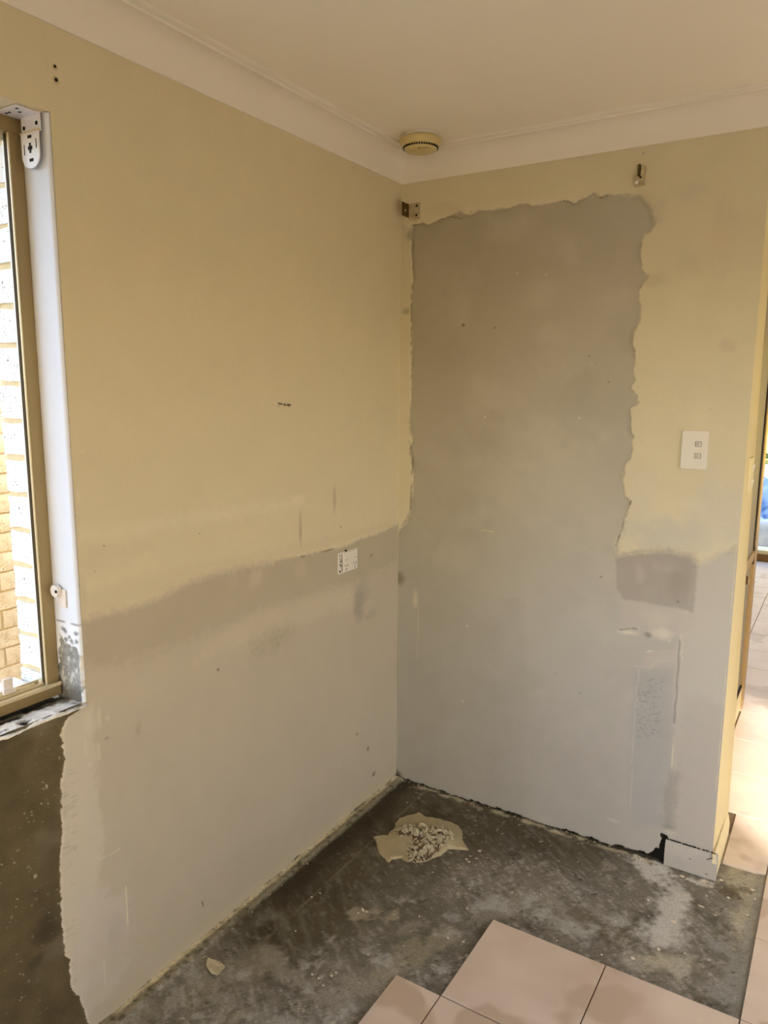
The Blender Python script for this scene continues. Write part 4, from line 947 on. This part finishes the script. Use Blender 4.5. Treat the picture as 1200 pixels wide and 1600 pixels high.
# two-gang light switch on the cream paint
t = thing('light_switch', 'white two-gang light switch plate on the cream wall near its end', 'switch', (1.0605, 0.0, 1.4005))
def rr_plate(w_, h_, r, n=5):
    P = []
    for cx, cz, a0 in ((w_/2-r, h_/2-r, 0), (-w_/2+r, h_/2-r, PI/2), (-w_/2+r, -h_/2+r, PI), (w_/2-r, -h_/2+r, 1.5*PI)):
        for k in range(n+1):
            a = a0+k/n*PI/2; P.append((cx+r*math.cos(a), cz+r*math.sin(a)))
    return P
b = MB(); b.prism(rr_plate(0.076, 0.117, 0.004), lambda u, v, q: (u, -q, v), 0, 0.007)
bmesh.ops.bevel(b.bm, geom=[e for e in b.bm.edges if abs(e.verts[0].co.y+0.007) < 1e-5 and abs(e.verts[1].co.y+0.007) < 1e-5], offset=0.002, segments=3, affect='EDGES')
put('plate', smooth_by_angle(b.mesh(), 50), MAT['plastic'], t)
for z in (0.018, -0.018):
    for dx, dz, w_, h_ in ((0, 0.0075, 0.018, 0.0009), (0, -0.0075, 0.018, 0.0009), (-0.0085, 0, 0.0009, 0.015), (0.0085, 0, 0.0012, 0.015)):
        b = MB(); b.box((0.010+dx, -0.0072, z+dz), (w_, 0.0008, h_)); put('gap', b.mesh(), MAT['dark'], t, 'dark rocker gap')
    b = MB(); b.box((0.010, -0.0078, z), (0.0155, 0.0035, 0.0135), 0.0012, rot=Matrix.Rotation(0.10, 3, 'X')); ro = put('rocker', b.mesh(), MAT['plastic'], t)
    b = MB(); b.box((0.0085, -0.0097, z), (0.009, 0.0008, 0.009)); put('rocker_mark', b.mesh(), MAT['skirt'], ro)
# switch on the end face of the wall
t = thing('wall_switch', 'cream switch plate seen edge-on on the end face of the stub wall', 'switch', (1.2035, 0.148, 1.316))
b = MB(); b.box((0.003, 0, 0), (0.008, 0.074, 0.116), 0.002); put('plate', smooth_by_angle(b.mesh()), MAT['skirt_cream'], t)
for z in (0.026, -0.022):
    b = MB(); b.box((0.009, 0.004, z), (0.006, 0.014, 0.020), 0.002, rot=Matrix.Rotation(0.15, 3, 'Y')); put('rocker', smooth_by_angle(b.mesh()), MAT['plastic'], t)

# clear cord tensioner on the window reveal
q = ony(95, 927, YW)
t = thing('cord_tensioner', 'clear plastic blind cord tensioner screwed to the white window reveal', 'bracket', (q[0]+0.001, YW, q[2]))
b = MB(); b.box((0.008, -0.003, -0.010), (0.026, 0.005, 0.044), 0.002); put('back_plate', smooth_by_angle(b.mesh()), MAT['clear_plastic'], t)
b = MB(); b.cyl((-0.004, -0.010, 0.008), 0.014, 0.010, 'Y', 28); put('wheel_cover', smooth_by_angle(b.mesh()), MAT['clear_plastic'], t)
b = MB(); b.cyl((0.004, -0.0155, 0.008), 0.004, 0.002, 'Y', 14); put('screw_head', b.mesh(), MAT['dark'], t, 'dark screw head')

# ================================================================== SKIRTING BLOCKS
def skirt_prof(): return [(0, 0.0), (0.015, 0.0), (0.016, 0.045), (0.0155, 0.052), (0.012, 0.075), (0.008, 0.086), (0.003, 0.089), (0, 0.089)]
t = None
b = MB(); b.prism([(-a, z) for a, z in skirt_prof()], lambda u, v, q: (q, u, v+0.004), 1.060, 1.2225, )
me = b.mesh(); o = put('baseboard_back', smooth_by_angle(me, 25), MAT['skirt']); tag(o, 'short grey-painted length of skirting left on the patched wall', kind='structure')
b = MB()
for k in range(46):
    a = 1.064+k*0.0033
    if rnd.random() < 0.30: continue
    b.box((a, -0.0035, 0.0935+rnd.uniform(-.0006, .0008)), (0.0036, 0.005, rnd.uniform(0.0006, 0.0026)), 0.0, rot=Matrix.Rotation(rnd.uniform(-.3, .3), 3, 'Y'))
put('chipped_paint_line', b.mesh(), MAT['dark'], o, 'dark broken paint joint')
for (px, py, L_, an) in ((1109, 1342, 0.03, 0.6), (1078, 1342, 0.012, -0.2), (1104, 1366, 0.012, 0.1)):
    q = ony(px, py, -0.016); b = MB(); b.box((q[0], -0.0158, q[2]), (L_*0.7, 0.0008, 0.0016), 0, rot=Matrix.Rotation(-an, 3, 'Y')); put('scratch', b.mesh(), MAT['dark'], o, 'dark scratch')
b = MB(); b.prism([(a, z) for a, z in skirt_prof()], lambda u, v, q: (XE+0.0015+u, q, v+0.004), -0.0145, 0.285)
o = put('baseboard_end', smooth_by_angle(b.mesh(), 25), MAT['skirt_cream']); tag(o, 'cream skirting along the end face of the stub wall', kind='structure')
b = MB()
for k in range(16):
    b.box((XE+0.004, 0.005+k*0.017, 0.094+rnd.uniform(-.001, .002)), (0.007, 0.018, 0.005+rnd.uniform(0, .003)))
pp = put('rough_joint', b.mesh(), MAT['mortar'], o, 'rough grey joint above the skirting'); pp['kind'] = 'stuff'

# ================================================================== PASSAGE: screen panel, knob, far sliding door, sheets outside
dr = thing('door_1', None, None, (1.10, 0.80, 0.10)); tag(dr, 'gold aluminium screen door panel in the passage side wall', kind='structure')
def dpart(name, a, b_, m, label=None, bev=0.001):
    b = MB(); b.span(a, b_, bev); me = b.mesh(); me.transform(Matrix.Translation(-dr.location)); return put(name, me, MAT[m], dr, label)
dpart('pane', (1.1125, 0.84, 0.82), (1.1155, 1.46, 2.10), 'frosted', 'grey upper pane', 0); dpart('pane', (1.106, 0.84, 0.13), (1.110, 1.46, 0.78), 'frosted', 'grey lower pane', 0)
dpart('mid_rail', (1.100, 0.80, 0.776), (1.122, 1.455, 0.824), 'gold'); dpart('jamb', (1.085, 1.475, 0.0), (1.125, 1.545, 2.12), 'gold'); dpart('stile', (1.080, 1.550, 0.0), (1.121, 1.62, 2.12), 'gold')
dpart('seal', (1.100, 1.452, 0.824), (1.120, 1.474, 2.10), 'rubber', 'black rubber seal', 0); dpart('jamb', (1.085, 0.80, 0.13), (1.120, 0.84, 2.12), 'gold')
dpart('inner_stile', (1.108, 1.14, 0.13), (1.119, 1.165, 0.776), 'alu_light'); dpart('seal', (1.106, 1.125, 0.13), (1.117, 1.139, 0.776), 'rubber', 'black rubber seal', 0)
dpart('seal', (1.100, 1.17, 0.128), (1.119, 1.46, 0.142), 'rubber', 'black rubber seal', 0)
b = MB(); b.lathe([(0, 0), (0.020, 0), (0.022, 0.004), (0.018, 0.010), (0.008, 0.013), (0, 0.013)], n=24); me = b.mesh(); me.transform(Matrix.Rotation(PI/2, 4, 'Y'))
kn = put('lock', smooth_by_angle(me), MAT['brass'], dr, 'round dark lock'); kn.location = (0.018, 0.40, 0.635)
b = MB(); b.box((0.014, 0, 0), (0.003, 0.030, 0.004)); b.box((0.014, 0, 0), (0.003, 0.004, 0.030)); put('cross_mark', b.mesh(), MAT['alu_light'], kn)
for z in (0.80, 0.74):
    dpart('hinge', (1.108, 1.450, z-0.012+.03), (1.124, 1.476, z+0.012+.03), 'alu_dark', 'dark hinge')

d2 = thing('door_2', None, None, (1.5, 5.27, 0)); tag(d2, 'brown framed sliding door opening at the far end of the passage', kind='structure')
def epart(name, a, b_, m, label=None):
    b = MB(); b.span(a, b_, 0.002); me = b.mesh(); me.transform(Matrix.Translation(-d2.location)); return put(name, me, MAT[m], d2, label)
epart('sill', (0.35, 5.20, -0.006), (2.75, 5.34, 0.075), 'timber'); epart('sill_cap', (0.35, 5.215, 0.075), (2.75, 5.42, 0.11), 'skirt_cream', 'sunlit pale sill cap')
epart('jamb', (0.35, 5.25, 0.11), (0.40, 5.34, 2.1), 'gold'); epart('jamb', (2.70, 5.25, 0.11), (2.75, 5.34, 2.1), 'gold'); epart('head', (0.35, 5.25, 2.05), (2.75, 5.34, 2.1), 'gold')
def sheet(name, cx, cy, w_, d_, h_, z0_, m, label, seed):
    n = 34; u = np.linspace(-1, 1, n); U, Vv = np.meshgrid(u, u, indexing='ij')
    r = np.maximum(np.abs(U), np.abs(Vv)); f = 1-sstep(0.55, 1.0, r)
    Z = z0_+h_*f*(0.8+0.35*fbm(U, Vv, 2.2, 4, seed))+0.02*fbm(U, Vv, 7, 3, seed+1)*f
    rid = 1-np.abs(fbm(U+0.2*Vv, Vv, 3.5, 3, seed+2)); Z = Z+0.05*(rid**6)*f
    X = cx+w_/2*U*(1+0.1*fbm(U, Vv, 2, 2, seed+3)); Y = cy+d_/2*Vv*(1+0.1*fbm(U, Vv, 2, 2, seed+4))
    me = np_mesh(name, np.stack([X, Y, Z], -1), grid_faces(n, n), None, None, True); o = put(name, me, MAT[m])
    md = o.modifiers.new('thickness', 'SOLIDIFY'); md.thickness = 0.006; md.offset = -1
    return tag(o, label, 'plastic sheet')
sheet('plastic_sheet', 0.78, 6.1, 1.3, 0.85, 0.46, -0.115, 'white_sheet', 'crumpled pale plastic sheet outside beyond the far doorway', 3)
sheet('plastic_sheet', 0.70, 7.1, 1.5, 0.95, 0.78, -0.115, 'blue_sheet', 'crumpled blue plastic sheet heaped outside behind the pale sheet', 9)
shell('wall_garden', [((-3, 10.0, -0.12), (6, 10.2, 2.4))], MAT['yellow_wall'], 'sunlit yellow garden wall beyond the far doorway')
t = thing('planter_hedge', 'low strip of green shrubs in front of the yellow garden wall', 'hedge', (0.6, 9.3, -0.12))
b = MB(); b.box((0, 0, 0.35), (2.4, 0.4, 0.7), 0.02); put('planter', b.mesh(), MAT['concrete_out'], t)
b = MB(); r = random.Random(5)
for k in range(900):
    c = (r.uniform(-1.15, 1.15), r.uniform(-0.2, 0.2), 0.7+abs(r.gauss(0, 0.09))); s_ = r.uniform(0.03, 0.06)
    R_ = Matrix.Rotation(r.uniform(0, 6.28), 3, 'Z') @ Matrix.Rotation(r.uniform(-1, 1), 3, 'X'); q = [R_ @ Vector(v)*s_+Vector(c) for v in ((-1, 0, 0), (0, -.45, .1), (1, 0, 0), (0, .45, .1))]
    b.bm.faces.new([b.bm.verts.new(v) for v in q])
me = b.mesh(); o = put('leaves', me, MAT['leaf'], t); o['kind'] = 'stuff'

# ================================================================== WRITING, SCREW HOLES on the left wall
def ribbon(strokes, wdt=0.0011, x=0.0022):
    b = MB()
    for st in strokes:
        P = [onx(*q) for q in st]
        for p, q in zip(P, P[1:]):
            a = np.array([p[1], p[2]]); c = np.array([q[1], q[2]]); d = c-a; L = np.hypot(*d)
            if L < 1e-6: continue
            n = np.array([-d[1], d[0]])/L*wdt/2; a = a-d/L*wdt*0.3; c = c+d/L*wdt*0.3
            vs = [b.bm.verts.new((x, *(a+n))), b.bm.verts.new((x, *(a-n))), b.bm.verts.new((x, *(c-n))), b.bm.verts.new((x, *(c+n)))]
            us = [b.bm.verts.new((x-0.0015, v.co.y, v.co.z)) for v in vs]
            b.bm.faces.new(vs); b.bm.faces.new(us[::-1])
            for i in range(4): b.bm.faces.new((vs[i], us[i], us[(i+1) % 4], vs[(i+1) % 4]))
    return b.mesh('handwriting')
def cz(x, y): return (400+x/12.0, 590+y/12.0)
W_ = [[(408, 470), (435, 472), (440, 485), (428, 500)], [(415, 525), (413, 548)], [(415, 478), (415, 500)], [(440, 495), (452, 485), (460, 498), (450, 510), (440, 495)], [(468, 495), (480, 484), (488, 494), (478, 506), (468, 495)],
      [(540, 483), (524, 486), (519, 500), (517, 538)], [(512, 505), (532, 503)], [(540, 505), (541, 530)], [(541, 512), (552, 504)], [(560, 508), (560, 528)], [(566, 472), (571, 474)], [(592, 508), (578, 508), (574, 525), (590, 527), (594, 485), (594, 527)],
      [(615, 505), (603, 506), (602, 520), (616, 520), (617, 500), (616, 538), (606, 550)], [(622, 514), (640, 508), (632, 498), (622, 508), (624, 522), (642, 520)]]
hw = put('handwriting', ribbon([[cz(*p) for p in s] for s in W_]), MAT['ink'], wall_left, 'small brown marker note reading For fridge')
for px, py, r in ((85, 104, 0.0032), (87, 125, 0.004)):
    q = onx(px, py); b = MB(); b.cyl((0.0012, q[1], q[2]), r, 0.0022, 'X', 12); put('screw_hole', b.mesh(), MAT['dark'], wall_left, 'dark screw hole')
    b = MB(); b.cyl((0.0006, q[1], q[2]-0.001), r*2.1, 0.0016, 'X', 12); put('filler_ring', b.mesh(), MAT['mortar'], wall_left)

# ================================================================== DRIED SLURRY WITH PLASTER RUBBLE
sp_px = [(583, 1306), (588, 1305), (600, 1303), (606, 1304), (610, 1298), (618, 1290), (617, 1285), (624, 1277), (636, 1273), (648, 1270), (654, 1267), (664, 1274), (684, 1278), (702, 1282), (718, 1289), (722, 1300), (724, 1314), (734, 1328), (715, 1326), (700, 1326), (690, 1334), (672, 1342), (655, 1347), (636, 1347), (626, 1340), (612, 1341), (608, 1348), (603, 1341), (592, 1332), (588, 1318)]
spo = FL(sp_px, 0.004); sc_ = spo.mean(0)
t = thing('plaster_rubble', 'spilled beige plaster slurry heaped with broken chips on the slab', 'rubble', (sc_[0], sc_[1], 0.0))
n = 110; lo = spo.min(0)-0.03; hi = spo.max(0)+0.03
xs = np.linspace(lo[0], hi[0], n); ys = np.linspace(lo[1], hi[1], n); X, Y = np.meshgrid(xs, ys, indexing='ij')
s = sdf(X, Y, spo)+0.006*fbm(X, Y, 40, 3, 1)
mc = FL([(640, 1312), (668, 1320), (690, 1312)], 0.0)
dm = seg_dist(X, Y, mc)
H = np.where(s > 0, 0.0045*sstep(0, 0.008, s)+0.001*fbm(X, Y, 30, 3, 2), -0.006)+0.024*sstep(0.09, 0.0, dm)*(s > 0)
keep = (s[:-1, :-1] > -0.004) | (s[1:, 1:] > -0.004)
V = np.stack([X-sc_[0], Y-sc_[1], H+0.0015], -1); F = grid_faces(n, n, 0, keep)
used = np.unique(F); rm = np.zeros(n*n, int); rm[used] = np.arange(len(used))
put('dried_slurry', np_mesh('slurry', V.reshape(-1, 3)[used], rm[F], None, None, True), MAT['slurry'], t)
def chip_mesh(seed, flat=0.45):
    r = random.Random(seed); b = MB(); k = r.randint(5, 7)
    top = [b.bm.verts.new((math.cos(6.283*i/k)*r.uniform(.6, 1), math.sin(6.283*i/k)*r.uniform(.5, 1), flat*r.uniform(.6, 1))) for i in range(k)]
    bot = [b.bm.verts.new((v.co.x*r.uniform(.7, 1.1), v.co.y*r.uniform(.7, 1.1), -flat*r.uniform(.6, 1))) for v in top]
    b.bm.faces.new(top); b.bm.faces.new(bot[::-1])
    for i in range(k): b.bm.faces.new((top[i], bot[i], bot[(i+1) % k], top[(i+1) % k]))
    return b.mesh('chip')
chips = [chip_mesh(i, 0.25+0.3*(i % 3)/2) for i in range(9)]
for me in chips: me.materials.append(MAT['plaster'])
cz_px = [(618, 1300), (650, 1288), (672, 1296), (700, 1300), (708, 1316), (690, 1326), (672, 1342), (640, 1346), (636, 1330), (646, 1315), (620, 1308)]
cpoly = FL(cz_px, 0.01); r = random.Random(11)
def rnd_in(poly):
    lo = poly.min(0); hi = poly.max(0)
    while True:
        x, y = r.uniform(lo[0], hi[0]), r.uniform(lo[1], hi[1])
        if inside(np.array([x]), np.array([y]), poly)[0]: return x, y
def hgt(x, y):
    d = seg_dist(np.array([x]), np.array([y]), mc)[0]; return 0.006+0.024*float(sstep(0.09, 0.0, np.array([d]))[0])
for k in range(190):
    x, y = rnd_in(cpoly); o = put('chip', chips[k % 9], None, t); q = r.uniform(0.006, 0.012)*(1.7 if r.random() < .2 else 1)
    o.location = (x-sc_[0], y-sc_[1], hgt(x, y)+r.uniform(0, 0.014)); o.scale = (q, q*r.uniform(.5, 1), q*0.7); o.rotation_euler = (r.uniform(-1.2, 1.2), r.uniform(-1.2, 1.2), r.uniform(0, 6.28))
b = MB()
for k in range(420):
    x, y = rnd_in(cpoly); x += r.gauss(0, .008); y += r.gauss(0, .008); q = r.uniform(0.0015, 0.004)
    b.box((x-sc_[0], y-sc_[1], hgt(x, y)+r.uniform(-.002, .004)), (q, q*1.3, q*.8), rot=Matrix.Rotation(r.uniform(0, 3), 3, 'Z'))
o = put('crumbs', b.mesh(), MAT['plaster'], t); o['kind'] = 'stuff'
b = MB()
for k in range(260):  # dark bits put in for the shade between the chips
    x, y = rnd_in(cpoly); q = r.uniform(0.003, 0.007)
    b.box((x-sc_[0], y-sc_[1], hgt(x, y)+0.001), (q, q*1.6, q*.8), rot=Matrix.Rotation(r.uniform(0, 3), 3, 'Z'))
o = put('gap_shade_crumbs', b.mesh(), MAT['grout'], t, 'dark bits for the shade in gaps among the chips'); o['kind'] = 'stuff'

# loose flakes on the slab: each lies on its own
fl = [chip_mesh(50+i, 0.12) for i in range(6)]
for me in fl: me.materials.append(MAT['plaster_white'])
def flake(px, py, sx, sy, rot, label='small white plaster flake lying loose on the bare slab', group='loose plaster flakes on the slab', me=None, name='plaster_flake'):
    P = onz(px, py, 0.003); o = put(name, me or fl[rnd.randrange(6)], None); o.location = (P[0], P[1], 0.0032+sx*0.12); o.scale = (sx, sy, sx*0.5); o.rotation_euler = (0, 0, rot)
    return tag(o, label, 'plaster flake', group)
spots = [(1053, 1441, 9, 6), (1176, 1391, 7, 3), (1138, 1403, 5, 4), (1096, 1417, 10, 2), (1118, 1430, 3, 2), (1104, 1400, 3, 2), (1066, 1370, 9, 5), (1100, 1377, 8, 4), (1127, 1376, 7, 4), (1013, 1407, 5, 3), (962, 1440, 3, 2), (989, 1498, 6, 5), (1029, 1484, 6, 5),
         (729, 1343, 5, 3), (733, 1347, 5, 2), (749, 1330, 6, 3), (744, 1342, 4, 2), (735, 1338, 3, 2), (676, 1363, 2, 2), (567, 1422, 8, 3), (573, 1425, 5, 3), (488, 1523, 4, 3), (498, 1529, 3, 2), (518, 1525, 4, 2), (525, 1520, 3, 2), (505, 1540, 3, 2), (462, 1455, 3, 2), (560, 1427, 4, 2), (487, 1402, 3, 2), (500, 1396, 3, 2),
         (575, 1492, 3, 2), (700, 1466, 4, 2), (724, 1472, 4, 2), (730, 1420, 2, 2), (655, 1432, 2, 2), (1160, 1517, 3, 3), (1166, 1500, 3, 2), (1150, 1560, 3, 2), (1168, 1430, 3, 2), (1180, 1405, 3, 3), (800, 1395, 2, 2), (845, 1398, 2, 2), (870, 1470, 2, 2), (940, 1492, 3, 2), (655, 1248, 3, 2), (636, 1254, 3, 1), (1070, 1490, 2, 2), (1108, 1500, 2, 2)]
def zone(px, py):
    if 720 <= px <= 760 and 1320 <= py <= 1350: return 'white plaster crumb on the slab just beyond the tip of the rubble heap', 'plaster crumbs beside the rubble heap'
    if py < 1300: return 'tiny plaster fleck on the dark slab behind the rubble heap', 'plaster flecks behind the rubble heap'
    if px > 1080 and py < 1440: return 'small white plaster flake on the pale slab in front of the wall end', 'plaster flakes in front of the wall end'
    if px > 1140: return 'tiny plaster fleck on the slab along the tiled strip', 'plaster flecks along the tiled strip'
    if px > 930: return 'plaster fleck on the mottled slab between skirting block and tiles', 'plaster flecks between skirting block and tiles'
    if px > 600: return 'tiny plaster fleck on the slab behind the corner of the big whole tile', 'plaster flecks behind the big tile'
    if py < 1440: return 'pale plaster fleck on the dark slab in front of the rubble heap', 'plaster flecks in front of the rubble heap'
    return 'pale plaster fleck on the slab between the wall foot and the cut tile', 'plaster flecks beside the cut tile'
own = {(1053, 1441): 'largest white plaster flake on the dusty slab in front of the skirting block', (1066, 1370): 'white plaster flake lying against the foot of the skirting block',
       (1096, 1417): 'long thin white sliver on the slab near the wall end', (1100, 1377): 'white plaster flake under the middle of the skirting block', (1127, 1376): 'pale flake at the outer corner of the skirting block',
       (1176, 1391): 'thin plaster splinter near the corner of the sunlit tile', (567, 1422): 'largest plaster fleck on the dark slab in front of the rubble heap', (989, 1498): 'white flake on the round pale patch beside the tiles'}
for px, py, a_, b_ in spots:
    l_, g_ = zone(px, py)
    o = flake(px, py, a_*0.0011+0.0008, b_*0.0016+0.001, rnd.uniform(-0.6, 0.6), own.get((px, py), l_), g_)
    if (px, py) in own: del o['group']
# curled chip of render near the left wall foot
t2 = chip_mesh(99, 0.08)
b = MB(); P = [(325, 1500), (345, 1503), (352, 1512), (340, 1526), (330, 1520), (322, 1510)]; fp = FL(P, 0.008); cc = fp.mean(0)
b.prism([(p[0]-cc[0], p[1]-cc[1]) for p in fp], lambda u, v, q: (u, v, q+0.25*abs(u)), 0, 0.003)
o = put('plaster_shard', b.mesh(), MAT['plaster']); o.location = (cc[0], cc[1], 0.004); tag(o, 'larger beige plaster shard lying by the foot of the cream wall', 'plaster flake')
# crumbs along both wall feet
b = MB()
for k in range(620):
    if k % 2: y = -abs(r.gauss(0, 1))*0.8; y = -r.uniform(0, 1.35); x = abs(r.gauss(0.018, 0.014))+0.002
    else: x = r.uniform(0.0, 1.05); y = -abs(r.gauss(0.012, 0.010))-0.002
    q = 0.001+0.0035*r.random()**3; b.box((x, y, q*0.4+(0.008 if (k % 2 and x < .03) else 0.002)), (q, q*1.4, q), rot=Matrix.Rotation(r.uniform(0, 3), 3, 'Z'))
o = put('mortar_crumbs', b.mesh(), MAT['crumb'], floor); o['kind'] = 'stuff'
print('tiles', n_t, 'bricks', n_b, 'objects', len(bpy.data.objects))
